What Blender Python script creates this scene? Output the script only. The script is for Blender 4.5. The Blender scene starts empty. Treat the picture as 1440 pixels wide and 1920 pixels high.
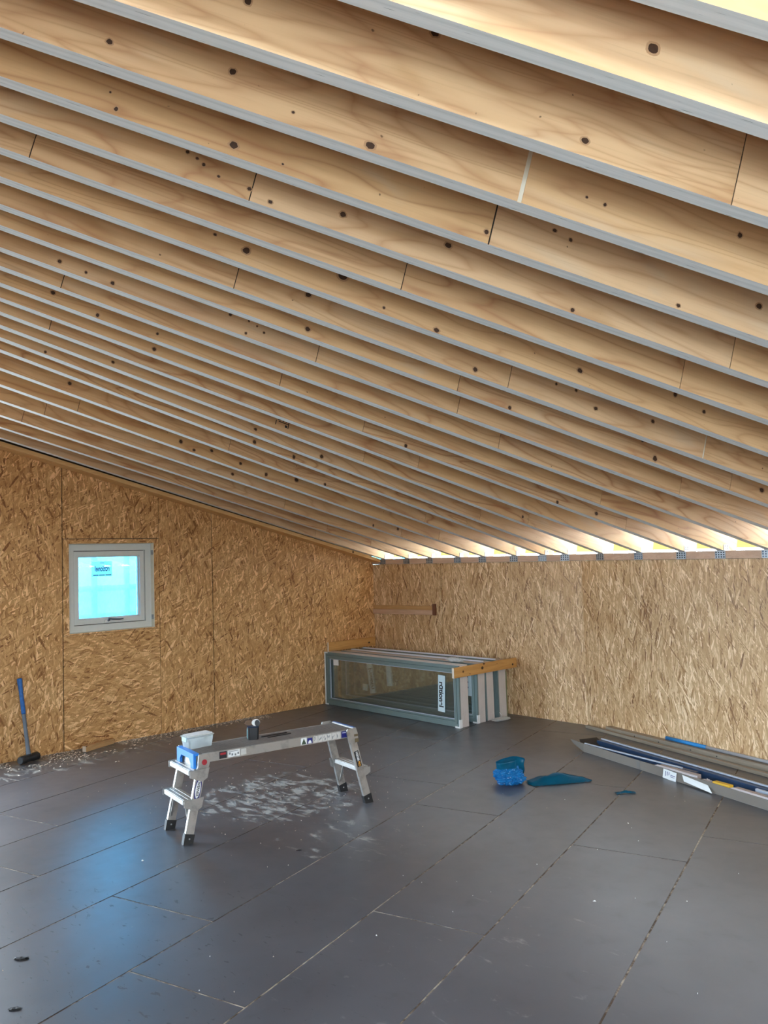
import bpy, bmesh, math, random
from mathutils import Vector, Matrix, noise

# ------------------------------------------------------------------ camera, world, light, exposure
S = bpy.context.scene
COL = S.collection
cam = bpy.data.objects.new('camera', bpy.data.cameras.new('camera'))
COL.objects.link(cam)
cam.data.sensor_fit = 'HORIZONTAL'
cam.data.sensor_width = 36.0
cam.data.lens = 1553.0 / 1440.0 * 36.0
cam.data.clip_start = 0.02
_r = Vector((0.68615937, 0.72685516, -0.02944327))
_u = Vector((0.05885475, -0.01512664, 0.99815194))
_v = Vector((-0.72506651, 0.68662418, 0.05315817))
_m = Matrix((_r, _u, -_v)).transposed().to_4x4()
_m.translation = Vector((7.17931974, -6.59335185, 1.6))
cam.matrix_world = _m
S.camera = cam

W = bpy.data.worlds.new('overcast_sky')
S.world = W
W.use_nodes = True
bg = W.node_tree.nodes['Background']
bg.inputs['Color'].default_value = (0.70, 0.86, 1.0, 1)
bg.inputs['Strength'].default_value = 24.0
S.view_settings.view_transform = 'Standard'
S.view_settings.look = 'None'
S.view_settings.gamma = 1.0
S.view_settings.use_curve_mapping = False
S.view_settings.exposure = 0.0
S.cycles.use_denoising = True
S.cycles.max_bounces = 10
S.cycles.diffuse_bounces = 6
S.cycles.glossy_bounces = 4
S.cycles.transmission_bounces = 6
S.cycles.transparent_max_bounces = 16
S.cycles.sample_clamp_indirect = 6.0
S.cycles.caustics_reflective = False
S.cycles.caustics_refractive = False

def portal(loc, sx, sy, rot):
    """marks a real opening for the sky's light; gives off nothing itself"""
    l = bpy.data.lights.new('sky_portal', 'AREA')
    l.shape = 'RECTANGLE'; l.size = sx; l.size_y = sy
    l.cycles.is_portal = True
    o = bpy.data.objects.new('sky_portal', l)
    o.location = loc; o.rotation_euler = rot
    COL.objects.link(o)

random.seed(7)
R = math.radians
PHI = R(16)
BEND = 2.85                                   # where the eave wall bends inwards
U2 = Vector((math.cos(PHI), -math.sin(PHI), 0))
PLATE = 1.565
PITCH = 0.2525
BACK = -7.7
END = 10.6
def roof(y): return PLATE - PITCH * y
def wall_y(x): return 0.0 if x <= BEND else -(x - BEND) * math.tan(PHI)

# ------------------------------------------------------------------ helpers
def link(name, me, parent=None, loc=None, rot=None):
    o = bpy.data.objects.new(name, me)
    COL.objects.link(o)
    if parent is not None: o.parent = parent
    if loc is not None: o.location = loc
    if rot is not None: o.rotation_euler = rot
    return o
def obj(name, bm, mats, parent=None, loc=None, rot=None, smooth=False):
    me = bpy.data.meshes.new(name)
    bmesh.ops.recalc_face_normals(bm, faces=bm.faces)
    bm.to_mesh(me); bm.free()
    for m in (mats if isinstance(mats, (list, tuple)) else [mats]): me.materials.append(m)
    if smooth:
        for p in me.polygons: p.use_smooth = True
    return link(name, me, parent, loc, rot)
def thing(name, label, cat, loc=(0, 0, 0), rotz=0.0, group=None):
    o = bpy.data.objects.new(name, None)
    COL.objects.link(o)
    o.empty_display_size = 0.1
    o.location = loc; o.rotation_euler = (0, 0, rotz)
    return tag(o, label, cat, group)
def tag(o, label, cat, group=None):
    o['label'] = label; o['category'] = cat
    if group: o['group'] = group
    return o
def struct(o):
    o['kind'] = 'structure'
    return o
def box(bm, x0, x1, y0, y1, z0, z1, mat=0, M=None, bev=0.0):
    vs = [bm.verts.new((x, y, z)) for x in (x0, x1) for y in (y0, y1) for z in (z0, z1)]
    idx = [(0, 1, 3, 2), (4, 6, 7, 5), (0, 4, 5, 1), (2, 3, 7, 6), (0, 2, 6, 4), (1, 5, 7, 3)]
    fs = [bm.faces.new([vs[i] for i in q]) for q in idx]
    for f in fs: f.material_index = mat
    if bev > 0:
        bmesh.ops.recalc_face_normals(bm, faces=fs)
        es = list({e for f in fs for e in f.edges})
        r = bmesh.ops.bevel(bm, geom=es, offset=bev, segments=2, affect='EDGES', profile=0.5)
        for f in r['faces']: f.material_index = mat
        vs = list({v for f in list(fs) + list(r['faces']) if f.is_valid for v in f.verts})
    if M is not None: bmesh.ops.transform(bm, matrix=M, verts=[v for v in vs if v.is_valid])
    return vs
def B(x0, x1, y0, y1, z0, z1, bev=0.0):
    bm = bmesh.new(); box(bm, x0, x1, y0, y1, z0, z1, bev=bev); return bm
def prism(bm, pts, ext, mat=0):
    """polygon pts (3-D) swept along ext"""
    ext = Vector(ext)
    a = [bm.verts.new(p) for p in pts]; b = [bm.verts.new(Vector(p) + ext) for p in pts]
    n = len(a)
    fs = [bm.faces.new(a), bm.faces.new(b[::-1])]
    for i in range(n): fs.append(bm.faces.new((a[i], b[i], b[(i + 1) % n], a[(i + 1) % n])))
    for f in fs: f.material_index = mat
    return a + b
def ring(bm, x0, x1, z0, z1, w, y0, y1, mat=0, wz=None):
    """rectangular frame lying in the xz plane, depth y0..y1"""
    wz = w if wz is None else wz
    box(bm, x0, x0 + w, y0, y1, z0, z1, mat); box(bm, x1 - w, x1, y0, y1, z0, z1, mat)
    box(bm, x0 + w, x1 - w, y0, y1, z0, z0 + wz, mat); box(bm, x0 + w, x1 - w, y0, y1, z1 - wz, z1, mat)
def tube(bm, pts, rad, n=10, mat=0, cap=True):
    rings = []
    N = len(pts)
    pts = [Vector(p) for p in pts]
    rads = rad if isinstance(rad, (list, tuple)) else [rad] * N
    for i, p in enumerate(pts):
        d = (pts[min(i + 1, N - 1)] - pts[max(i - 1, 0)]).normalized()
        a = d.orthogonal().normalized() if abs(d.z) > .9 else d.cross(Vector((0, 0, 1))).normalized()
        b = d.cross(a)
        rings.append([bm.verts.new(p + rads[i] * (math.cos(2 * math.pi * k / n) * a + math.sin(2 * math.pi * k / n) * b)) for k in range(n)])
    for i in range(N - 1):
        for k in range(n):
            f = bm.faces.new((rings[i][k], rings[i][(k + 1) % n], rings[i + 1][(k + 1) % n], rings[i + 1][k])); f.material_index = mat; f.smooth = True
    if cap:
        for r_ in (rings[0][::-1], rings[-1]):
            f = bm.faces.new(r_); f.material_index = mat
def beam(bm, p0, p1, side, w, t, mat=0):
    """bar of section w (along side) x t from p0 to p1, centred"""
    p0 = Vector(p0); p1 = Vector(p1); d = (p1 - p0).normalized()
    s = Vector(side); s = (s - d * s.dot(d)).normalized(); n = d.cross(s)
    q = [s * w / 2 + n * t / 2, -s * w / 2 + n * t / 2, -s * w / 2 - n * t / 2, s * w / 2 - n * t / 2]
    prism(bm, [p0 + k for k in q], p1 - p0, mat)
def text(body, size, mat, parent, M, name='lettering', squeeze=1.0, bold=0.0, align='CENTER'):
    c = bpy.data.curves.new(name, 'FONT')
    c.body = body; c.size = size; c.align_x = align; c.align_y = 'CENTER'; c.extrude = 0.0002; c.offset = bold
    c.materials.append(mat)
    tmp = bpy.data.objects.new('tmp', c); COL.objects.link(tmp)
    bpy.context.view_layer.update()
    me = bpy.data.meshes.new_from_object(tmp.evaluated_get(bpy.context.evaluated_depsgraph_get()))
    me.name = name
    bpy.data.objects.remove(tmp); bpy.data.curves.remove(c)
    if not me.materials: me.materials.append(mat)
    o = link(name, me, parent)
    o.matrix_local = M @ Matrix.Diagonal((squeeze, 1, 1, 1))
    return o
def frame_matrix(o, x, y, z):
    m = Matrix((Vector(x), Vector(y), Vector(z))).transposed().to_4x4(); m.translation = Vector(o); return m

# ------------------------------------------------------------------ materials
class NT:
    def __init__(s, name):
        s.m = bpy.data.materials.new(name); s.m.use_nodes = True
        s.t = s.m.node_tree; s.b = s.t.nodes['Principled BSDF']; s.out = s.t.nodes['Material Output']
    def n(s, typ, ins=None, **kw):
        nd = s.t.nodes.new(typ)
        for k, v in kw.items(): setattr(nd, k, v)
        for k, v in (ins or {}).items(): s.set(nd.inputs[k], v)
        return nd
    def set(s, sock, v):
        if hasattr(v, 'is_output') or isinstance(v, bpy.types.NodeSocket): s.t.links.new(v, sock)
        else: sock.default_value = v
    def math(s, op, a, b=0.0, c=None, clamp=False):
        nd = s.n('ShaderNodeMath', {0: a, 1: b}, operation=op, use_clamp=clamp)
        if c is not None: s.set(nd.inputs[2], c)
        return nd.outputs[0]
    def mix(s, f, a, b, blend='MIX'):
        nd = s.n('ShaderNodeMix', data_type='RGBA', blend_type=blend)
        s.set(nd.inputs[0], f); s.set(nd.inputs[6], a); s.set(nd.inputs[7], b)
        return nd.outputs[2]
    def fmix(s, f, a, b):
        nd = s.n('ShaderNodeMix', {0: f, 2: a, 3: b}, data_type='FLOAT'); return nd.outputs[0]
    def step(s, v, a, b):
        nd = s.n('ShaderNodeMapRange', {0: v, 1: a, 2: b, 3: 0.0, 4: 1.0}, interpolation_type='SMOOTHSTEP'); return nd.outputs[0]
    def ramp(s, v, stops, interp='LINEAR'):
        nd = s.n('ShaderNodeValToRGB', {0: v}); r = nd.color_ramp; r.interpolation = interp
        while len(r.elements) < len(stops): r.elements.new(0.5)
        for e, (p, c) in zip(r.elements, stops): e.position = p; e.color = (*c, 1)
        return nd.outputs[0]
    def noise(s, vec, scale, detail=3.0, rough=0.5, dist=0.0):
        return s.n('ShaderNodeTexNoise', {'Vector': vec, 'Scale': scale, 'Detail': detail, 'Roughness': rough, 'Distortion': dist}).outputs[0]
    def mapping(s, vec, scale=(1, 1, 1), rot=(0, 0, 0), loc=(0, 0, 0)):
        return s.n('ShaderNodeMapping', {'Vector': vec, 'Scale': scale, 'Rotation': rot, 'Location': loc}).outputs[0]
    def bump(s, h, strength=0.3, dist=0.002):
        s.set(s.b.inputs['Normal'], s.n('ShaderNodeBump', {'Height': h, 'Strength': strength, 'Distance': dist}).outputs[0])
    def col(s, c): s.set(s.b.inputs['Base Color'], c)
    def prop(s, **kw):
        for k, v in kw.items(): s.set(s.b.inputs[k.replace('_', ' ')], v)
def plain(name, c, rough=0.5, metal=0.0, var=0.12, scale=30.0, bump=0.0, spec=0.5):
    k = NT(name)
    tc = k.n('ShaderNodeTexCoord').outputs['Object']
    n1 = k.noise(tc, scale, 4.0)
    f = k.fmix(n1, 1.0 - var, 1.0 + var)
    k.col(k.mix(1.0, (*c, 1), k.n('ShaderNodeCombineColor', {0: f, 1: f, 2: f}).outputs[0], 'MULTIPLY'))
    k.prop(Roughness=k.fmix(n1, max(rough - .08, 0.02), min(rough + .08, 1)), Metallic=metal)
    k.b.inputs['Specular IOR Level'].default_value = spec
    if bump: k.bump(n1, bump, 0.003)
    return k.m

def osb_mat(name, axis, angles, tint=(1, 1, 1), rough=0.5, stretch=1.0):
    k = NT(name)
    pos = k.n('ShaderNodeTexCoord').outputs['Object']
    sp = k.n('ShaderNodeSeparateXYZ', {0: pos}).outputs
    uv = k.n('ShaderNodeCombineXYZ', {0: sp[0 if axis == 'X' else 1], 1: sp[2], 2: 0.0}).outputs[0]
    wob = k.n('ShaderNodeTexNoise', {'Vector': uv, 'Scale': 9.0, 'Detail': 2.0}).outputs[1]
    uvw = k.n('ShaderNodeVectorMath', {0: k.n('ShaderNodeVectorMath', {0: wob, 1: (.5, .5, .5)}, operation='SUBTRACT').outputs[0], 1: (.010, .010, 0)}, operation='MULTIPLY').outputs[0]
    uv = k.n('ShaderNodeVectorMath', {0: uv, 1: uvw}, operation='ADD').outputs[0]
    best = tone = None
    for i, a in enumerate(angles):
        w, l = ((0.017, 0.095), (0.009, 0.080), (0.013, 0.06))[i % 3]
        l *= stretch; w *= .5 + .5 / stretch
        v = k.mapping(k.mapping(uv, rot=(0, 0, R(a)), loc=(i * 3.7, i * 1.9, 0)), scale=(1 / w, 1 / l, 1))
        vo = k.n('ShaderNodeTexVoronoi', {'Vector': v, 'Scale': 1.0}, voronoi_dimensions='2D')
        c = k.n('ShaderNodeSeparateColor', {0: vo.outputs['Color']}).outputs
        if best is None: best, tone = c[1], c[0]
        else:
            g = k.math('GREATER_THAN', c[1], best)
            tone = k.fmix(g, tone, c[0]); best = k.math('MAXIMUM', best, c[1])
    fine = k.noise(k.mapping(uv, scale=(160, 30, 1)), 1.0, 3.0, .6)
    big = k.noise(uv, 1.3, 2.0)
    t = k.math('ADD', tone, k.math('MULTIPLY', k.math('SUBTRACT', fine, .5), .55))
    t = k.math('ADD', t, k.math('MULTIPLY', k.math('SUBTRACT', big, .5), .35))
    c = k.ramp(t, [(0.0, (.19, .095, .04)), (.07, (.31, .18, .08)), (.22, (.44, .29, .15)), (.62, (.52, .365, .205)), (.86, (.65, .50, .32)), (1.0, (.84, .70, .52))])
    k.col(k.mix(1.0, c, (*tint, 1), 'MULTIPLY'))
    k.prop(Roughness=k.fmix(tone, rough - .1, rough + .15))
    k.b.inputs['Specular IOR Level'].default_value = 0.45
    k.bump(tone, 0.35, 0.002)
    return k.m

def wood_face():
    k = NT('spruce_veneer')
    tc = k.n('ShaderNodeTexCoord').outputs['Object']
    rnd = k.n('ShaderNodeObjectInfo').outputs['Random']
    off = k.n('ShaderNodeCombineXYZ', {0: k.math('MULTIPLY', rnd, 91.0), 1: 0.0, 2: k.math('MULTIPLY', rnd, 37.0)}).outputs[0]
    v = k.n('ShaderNodeVectorMath', {0: tc, 1: off}, operation='ADD').outputs[0]
    flat = k.mapping(v, scale=(1, 0.0, 1))
    # rotary-cut cathedral figure: contour lines of a stretched smooth noise
    n1 = k.noise(k.mapping(flat, scale=(0.8, 1, 5.4)), 1.0, 2.2, .45, .35)
    cont = k.math('PINGPONG', k.math('MULTIPLY', n1, k.fmix(rnd, 12.0, 24.0)), 1.0)
    line = k.math('POWER', cont, 4.0)
    fib = k.noise(k.mapping(flat, scale=(3.0, 1, 130)), 1.0, 3.0, .6)
    blotch = k.noise(k.mapping(flat, scale=(1.6, 1, 5)), 1.0, 3.0, .55, .6)
    st = k.math('FRACT', k.math('MULTIPLY', rnd, 17.3))
    st = k.fmix(k.math('POWER', st, 3.0), 0.42, 0.95)
    base = k.mix(k.math('FRACT', k.math('MULTIPLY', rnd, 5.77)), (.74, .515, .305, 1), (.71, .465, .235, 1))
    c = k.mix(k.step(blotch, .50, .78), base, (.56, .34, .165, 1))
    c = k.mix(k.step(blotch, .44, .22), c, (.70, .54, .36, 1))
    c = k.mix(k.math('MULTIPLY', line, st), c, (.42, .19, .085, 1))
    n2 = k.noise(k.mapping(flat, scale=(.45, 1, 9.0), loc=(4, 0, 7)), 1.0, 2.0, .4, .25)
    l2 = k.math('POWER', k.math('PINGPONG', k.math('MULTIPLY', n2, 30.0), 1.0), 3.0)
    c = k.mix(k.math('MULTIPLY', l2, k.fmix(k.step(k.math('FRACT', k.math('MULTIPLY', rnd, 7.31)), .55, .9), .12, .5)), c, (.46, .24, .12, 1))
    c = k.mix(k.math('MULTIPLY', k.step(fib, .5, .8), .28), c, (.42, .25, .12, 1))
    speck = k.noise(flat, 38.0, 1.0)
    c = k.mix(k.math('MULTIPLY', k.step(speck, .76, .80), .8), c, (.10, .05, .025, 1))
    k.col(c)
    k.prop(Roughness=.58)
    k.b.inputs['Specular IOR Level'].default_value = 0.3
    k.bump(fib, .12, .001)
    return k.m
def wood_edge():
    k = NT('laminated_edge')
    tc = k.n('ShaderNodeTexCoord').outputs['Object']
    n1 = k.noise(k.mapping(tc, scale=(2.2, 60, 1)), 1.0, 4.0, .6)
    n2 = k.noise(k.mapping(tc, scale=(9, 190, 1)), 1.0, 2.0, .5)
    c = k.ramp(n1, [(.3, (.70, .71, .69)), (.55, (.86, .86, .84)), (.8, (.92, .91, .88))])
    c = k.mix(k.math('MULTIPLY', k.step(n2, .69, .74), .85), c, (.10, .10, .095, 1))
    k.col(c); k.prop(Roughness=.75); k.b.inputs['Specular IOR Level'].default_value = .2
    return k.m
def pine(name, c1, c2, axis=0, k1=22.0):
    k = NT(name)
    tc = k.n('ShaderNodeTexCoord').outputs['Object']
    rnd = k.n('ShaderNodeObjectInfo').outputs['Random']
    v = k.n('ShaderNodeVectorMath', {0: tc, 1: k.n('ShaderNodeCombineXYZ', {0: k.math('MULTIPLY', rnd, 31.0)}).outputs[0]}, operation='ADD').outputs[0]
    sc = [k1, k1, k1]; sc[axis] = 1.4
    n1 = k.noise(k.mapping(v, scale=tuple(sc)), 1.0, 3.0, .5, .8)
    ln = k.math('PINGPONG', k.math('MULTIPLY', n1, 7.0), 1.0)
    sc = [240, 240, 240]; sc[axis] = 8
    fib = k.noise(k.mapping(v, scale=tuple(sc)), 1.0, 2.0)
    c = k.mix(k.math('MULTIPLY', ln, .6), (*c1, 1), (*c2, 1))
    c = k.mix(k.math('MULTIPLY', k.step(fib, .5, .8), .3), c, (*[x * .6 for x in c2], 1))
    vo = k.n('ShaderNodeTexVoronoi', {'Vector': k.mapping(v, scale=(4.5, 4.5, 4.5)), 'Scale': 1.0}).outputs[0]
    c = k.mix(k.step(vo, .085, .05), c, (.10, .04, .015, 1))
    k.col(c); k.prop(Roughness=.6); k.b.inputs['Specular IOR Level'].default_value = .3
    k.bump(fib, .15, .001)
    return k.m
def floor_mat():
    k = NT('coated_chipboard')
    pos = k.n('ShaderNodeNewGeometry').outputs['Position']
    rnd = k.n('ShaderNodeObjectInfo').outputs['Random']
    big = k.noise(pos, 1.1, 3.0, .55)
    mid = k.noise(pos, 7.0, 4.0, .6, .4)
    fine = k.noise(pos, 90.0, 3.0, .6)
    c = k.mix(k.step(big, .35, .68), (.056, .059, .072, 1), (.078, .081, .097, 1))
    c = k.mix(k.math('MULTIPLY', k.step(mid, .58, .75), .35), c, (.036, .035, .038, 1))
    c = k.mix(k.math('MULTIPLY', rnd, .25), c, (.05, .048, .052, 1))
    sp = k.n('ShaderNodeSeparateXYZ', {0: pos}).outputs
    # sawdust trodden around the work platform, along the gable wall, and in faint streaks elsewhere
    def blob(cx, cy, rx, ry):
        dx = k.math('DIVIDE', k.math('SUBTRACT', sp[0], cx), rx); dy = k.math('DIVIDE', k.math('SUBTRACT', sp[1], cy), ry)
        d = k.math('ADD', k.math('MULTIPLY', dx, dx), k.math('MULTIPLY', dy, dy))
        return k.step(d, 1.0, 0.1)
    m = k.math('MAXIMUM', blob(2.5, -3.2, .95, 1.0), k.math('MULTIPLY', blob(3.45, -3.5, .8, .7), .8))
    m = k.math('MAXIMUM', m, k.math('MULTIPLY', blob(.25, -3.9, .75, 2.1), .9))
    m = k.math('MAXIMUM', m, k.math('MULTIPLY', blob(4.9, -4.1, 1.3, 1.6), .62))
    m = k.math('MAXIMUM', m, .38)
    sm = k.mapping(pos, rot=(0, 0, R(-48)), scale=(6.5, 15, 1))
    s1 = k.noise(sm, 1.0, 5.0, .68, .6)
    thr = k.fmix(m, .86, .45)
    dust = k.step(k.math('SUBTRACT', s1, thr), 0.0, .17)
    dust = k.math('MULTIPLY', dust, k.fmix(m, .2, .75))
    c = k.mix(dust, c, (.46, .45, .42, 1))
    # scuffed, chipped coating close to the near boards
    s2 = k.noise(k.mapping(pos, rot=(0, 0, R(40)), scale=(14, 34, 1)), 1.0, 4.0, .6, .5)
    chip = k.math('MULTIPLY', k.step(s2, .635, .68), blob(4.0, -5.6, 1.5, 1.7))
    c = k.mix(k.math('MULTIPLY', chip, .6), c, (.02, .02, .021, 1))
    k.col(c)
    ro = k.math('ADD', k.fmix(mid, .30, .46), k.math('MULTIPLY', dust, .4))
    ro = k.math('ADD', ro, k.math('MULTIPLY', chip, .3))
    k.prop(Roughness=ro)
    k.b.inputs['Specular IOR Level'].default_value = .8
    k.b.inputs['Coat Weight'].default_value = .3
    k.b.inputs['Coat Roughness'].default_value = .52
    k.bump(k.math('ADD', k.math('MULTIPLY', fine, .35), k.math('MULTIPLY', dust, .6)), .10, .002)
    return k.m
def dust_mat():
    k = NT('sawdust_filled_joint')
    pos = k.n('ShaderNodeNewGeometry').outputs['Position']
    n = k.noise(pos, 14.0, 4.0, .65); n2 = k.noise(pos, 1.7, 2.0)
    k.col(k.mix(k.step(k.math('ADD', n, k.math('MULTIPLY', n2, .5)), .62, .96), (.085, .055, .036, 1), (.50, .43, .35, 1)))
    k.prop(Roughness=.95)
    return k.m
def metal(name, c=(.62, .62, .62), rough=.38, axis=0):
    k = NT(name)
    tc = k.n('ShaderNodeTexCoord').outputs['Object']
    sc = [400, 400, 400]; sc[axis] = 12
    n = k.noise(k.mapping(tc, scale=tuple(sc)), 1.0, 2.0)
    g = k.noise(tc, 14.0, 4.0, .6)
    k.col(k.mix(k.step(g, .45, .75), (*c, 1), (*[x * .62 for x in c], 1)))
    k.prop(Metallic=.75, Roughness=k.fmix(n, rough - .07, rough + .1))
    k.bump(n, .04, .001)
    return k.m
def glass(name, tint, gloss=1.0, haze=0.0, hcol=(.4, .5, .5)):
    k = NT(name)
    tr = k.n('ShaderNodeBsdfTransparent', {'Color': (*tint, 1)})
    gl = k.n('ShaderNodeBsdfGlossy', {'Color': (.95, 1, 1, 1), 'Roughness': .02})
    fr = k.n('ShaderNodeFresnel', {'IOR': 1.52})
    mx = k.n('ShaderNodeMixShader', {0: k.math('MULTIPLY', fr.outputs[0], gloss, clamp=True), 1: tr.outputs[0], 2: gl.outputs[0]})
    df = k.n('ShaderNodeBsdfDiffuse', {'Color': (*hcol, 1)})
    m2 = k.n('ShaderNodeMixShader', {0: haze, 1: mx.outputs[0], 2: df.outputs[0]})
    k.t.links.new((m2 if haze else mx).outputs[0], k.out.inputs[0])
    return k.m
def film(name, c, transp, rough=.25, transl=.6, tcol=None):
    k = NT(name)
    tc = k.n('ShaderNodeTexCoord').outputs['Object']
    n = k.noise(tc, 9.0, 4.0, .6)
    cc = k.mix(n, (*[x * .75 for x in c], 1), (*[min(1, x * 1.2) for x in c], 1))
    tl = k.n('ShaderNodeBsdfTranslucent', {'Color': cc}); df = k.n('ShaderNodeBsdfPrincipled', {'Base Color': cc, 'Roughness': rough})
    m1 = k.n('ShaderNodeMixShader', {0: transl, 1: df.outputs[0], 2: tl.outputs[0]})
    tr = k.n('ShaderNodeBsdfTransparent', {'Color': (*(tcol or [min(1, x * 1.1 + .05) for x in c]), 1)})
    m2 = k.n('ShaderNodeMixShader', {0: transp, 1: m1.outputs[0], 2: tr.outputs[0]})
    k.t.links.new(m2.outputs[0], k.out.inputs[0])
    return k.m

OSB_L = osb_mat('osb_gable', 'Y', (-28, -9, 14, 38, 66, 4), (1.16, .93, .66), .42)
OSB_H = osb_mat('osb_gable_offcut', 'Y', (62, 80, 98, 118, 40, 90), (1.16, .93, .66), .42)
OSB_R = osb_mat('osb_eave', 'X', (-20, -6, 7, 20, -42, 0), (1.14, 1.05, .95), .5, 1.55)
VEN = wood_face()
EDGE = wood_edge()
PINE = pine('pine_batten', (.56, .34, .15), (.42, .22, .085))
PINEY = pine('pine_batten_cross', (.60, .33, .11), (.46, .22, .06), axis=1)
PLATEM = pine('treated_plate', (.56, .40, .30), (.44, .29, .20))
OLDPINE = pine('weathered_timber', (.31, .26, .20), (.22, .17, .12))
ENDGRAIN = plain('end_grain', (.70, .60, .48), .8)
KNOT = plain('knot_wood', (.055, .024, .011), .6, var=.5, scale=120)
KNOTR = plain('knot_rim', (.50, .30, .16), .6, var=.2, scale=90)
FLOORM = floor_mat()
DUST = dust_mat()
DARK = plain('dark_brown_matte', (.03, .022, .016), .9)  # near-black brown of the gasket, rafter joints and one carton flap
MEMB = plain('pale_green_membrane', (.66, .69, .56), .7)
STUD = plain('stud_timber', (.40, .27, .15), .8, var=.25, scale=12)
GALV = metal('galvanised_steel', (.42, .44, .46), .48)
ALU = metal('brushed_aluminium', (.47, .46, .44), .42, axis=0)
ALUZ = metal('extruded_aluminium', (.48, .47, .45), .40, axis=2)
TREAD = plain('ribbed_grey_tread', (.20, .175, .16), .55, .3, var=.3, scale=40)
RUBBER = plain('black_rubber', (.012, .012, .013), .55)
BLUEP = plain('blue_plastic', (.025, .22, .72), .4, var=.1)
BLACK = plain('black_paint', (.012, .012, .014), .4)
WHITE = plain('white_paint', (.74, .75, .74), .45, var=.05)
WFRAME = plain('window_paint', (.66, .69, .66), .35, var=.05)
CREAM = plain('cream_reveal', (.74, .70, .58), .6, var=.08)
PAPER = plain('paper_label', (.78, .80, .80), .7, var=.04)
BLUEPAPER = plain('pale_blue_label', (.55, .68, .74), .6, var=.05)
INK = plain('black_ink', (.015, .015, .018), .7)
GREYINK = plain('grey_ink', (.20, .21, .22), .7)
NAVY = plain('navy_print', (.012, .016, .16), .5)
RED = plain('red_print', (.35, .02, .03), .5)
AMBER = plain('amber_print', (.75, .36, .03), .5)
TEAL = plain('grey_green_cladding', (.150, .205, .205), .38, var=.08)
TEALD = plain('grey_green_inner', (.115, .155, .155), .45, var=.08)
FWOOD = plain('primed_window_timber', (.56, .51, .48), .55, var=.08, scale=9)
SEAL = plain('lilac_white_strip', (.72, .74, .84), .4, var=.05)
PANE = glass('window_pane_glass', (.80, .97, 1.0), 1.0)
PANE2 = glass('stacked_pane_glass', (.96, .99, .985), .65, .035, (.26, .36, .35))  # teal diffuse share mixed into the glass stands in for reflected light
KRAFT = plain('grey_brown_card', (.195, .17, .145), .8, var=.12, scale=6)
KRAFTIN = plain('card_inside', (.20, .18, .16), .85)
NAVYPROF = plain('dark_blue_profile', (.02, .045, .10), .35, var=.2)
LIGHTPROF = plain('light_profile', (.42, .47, .56), .4)
YELLOW = plain('yellow_plastic', (.70, .42, .03), .5)
IRON = plain('black_iron', (.018, .018, .02), .5, .3, var=.3, bump=.3)
GREYH = plain('grey_fibreglass', (.11, .14, .18), .5, var=.15)
BLUEH = plain('worn_blue_grip', (.015, .13, .42), .55, var=.5, scale=45)
BAG = film('blue_bag_film', (.02, .26, .62), .18, .2, .35)
SHEETF = film('teal_blue_film', (.01, .22, .36), .25, .3, .35)
SCAF = film('cyan_scaffold_sheet', (.17, .50, .80), .58, .5, .88, (.025, .55, .95))
TUB = film('clear_tub_plastic', (.82, .92, .92), .45, .2, .5)
STEEL = plain('scaffold_steel', (.74, .77, .80), .5)
CHIP = plain('wood_chip', (.60, .53, .44), .9, var=.3, scale=60)
GROUND = plain('site_ground', (.42, .41, .39), .95, var=.2, scale=.7)
SHEATH = plain('yellow_sheathing', (.74, .60, .16), .7, var=.12, scale=5)
DECK = osb_mat('roof_deck_board', 'X', (70, 95, 110), (.8, .8, .8), .7)

# ------------------------------------------------------------------ ground outside
struct(obj('ground', B(-60, 60, -60, 60, -.40, -.30), GROUND))

# ------------------------------------------------------------------ floor: skewed chipboard sheets
room = [(-.15, .13), (BEND, .13), (END + .1, wall_y(END) + .12), (END + .1, BACK - .1), (-.15, BACK - .1)]
bm = bmesh.new(); prism(bm, [(x, y, -.06) for x, y in room], (0, 0, .0575), 0)
floor = struct(obj('floor', bm, DUST))
DT = Vector((-.2870, .9579)); DN = Vector((-.9579, -.2870))
def clip(poly, rm):
    for i in range(len(rm)):
        a = Vector(rm[i]); b = Vector(rm[(i + 1) % len(rm)])
        e = b - a; nrm = Vector((e.y, -e.x))          # room is clockwise: inside where dot >= 0
        out = []
        for j in range(len(poly)):
            p, q = poly[j], poly[(j + 1) % len(poly)]
            dp, dq = (p - a).dot(nrm), (q - a).dot(nrm)
            if dp >= 0: out.append(p)
            if dp * dq < 0: out.append(p + (q - p) * (dp / (dp - dq)))
        poly = out
        if len(poly) < 3: return []
    return poly
offs = [-4.133, -3.531, -2.985, -2.400, -1.760, -1.210]
while offs[0] > -10.4: offs.insert(0, offs[0] - .6)
while offs[-1] < 2.4: offs.append(offs[-1] + .595)
phase = {-4.73: -3.47, -4.13: -3.9, -3.53: -5.1, -2.98: -6.0, -2.40: -5.51, -1.76: -4.3, -1.21: -3.1, -.61: -4.9, -.02: -3.19, .57: -4.3}
for o0, o1 in zip(offs[:-1], offs[1:]):
    t0 = next((v for k_, v in phase.items() if abs(k_ - o0) < .06), random.uniform(-5, -3))
    g = .0045
    for n in range(-5, 6):
        ta, tb = t0 + n * 2.4 + g, t0 + (n + 1) * 2.4 - g
        q = [DN * (o0 + g) + DT * ta, DN * (o0 + g) + DT * tb, DN * (o1 - g) + DT * tb, DN * (o1 - g) + DT * ta]
        q = clip(q, room)
        if not q: continue
        ar = abs(sum(q[i].x * q[(i + 1) % len(q)].y - q[(i + 1) % len(q)].x * q[i].y for i in range(len(q)))) / 2
        if ar < .02: continue
        zt = random.uniform(-.0006, 0)
        bm = bmesh.new(); prism(bm, [(p.x, p.y, -.02) for p in q], (0, 0, .02 + zt))
        obj('floor_panel', bm, FLOORM, floor)

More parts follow.
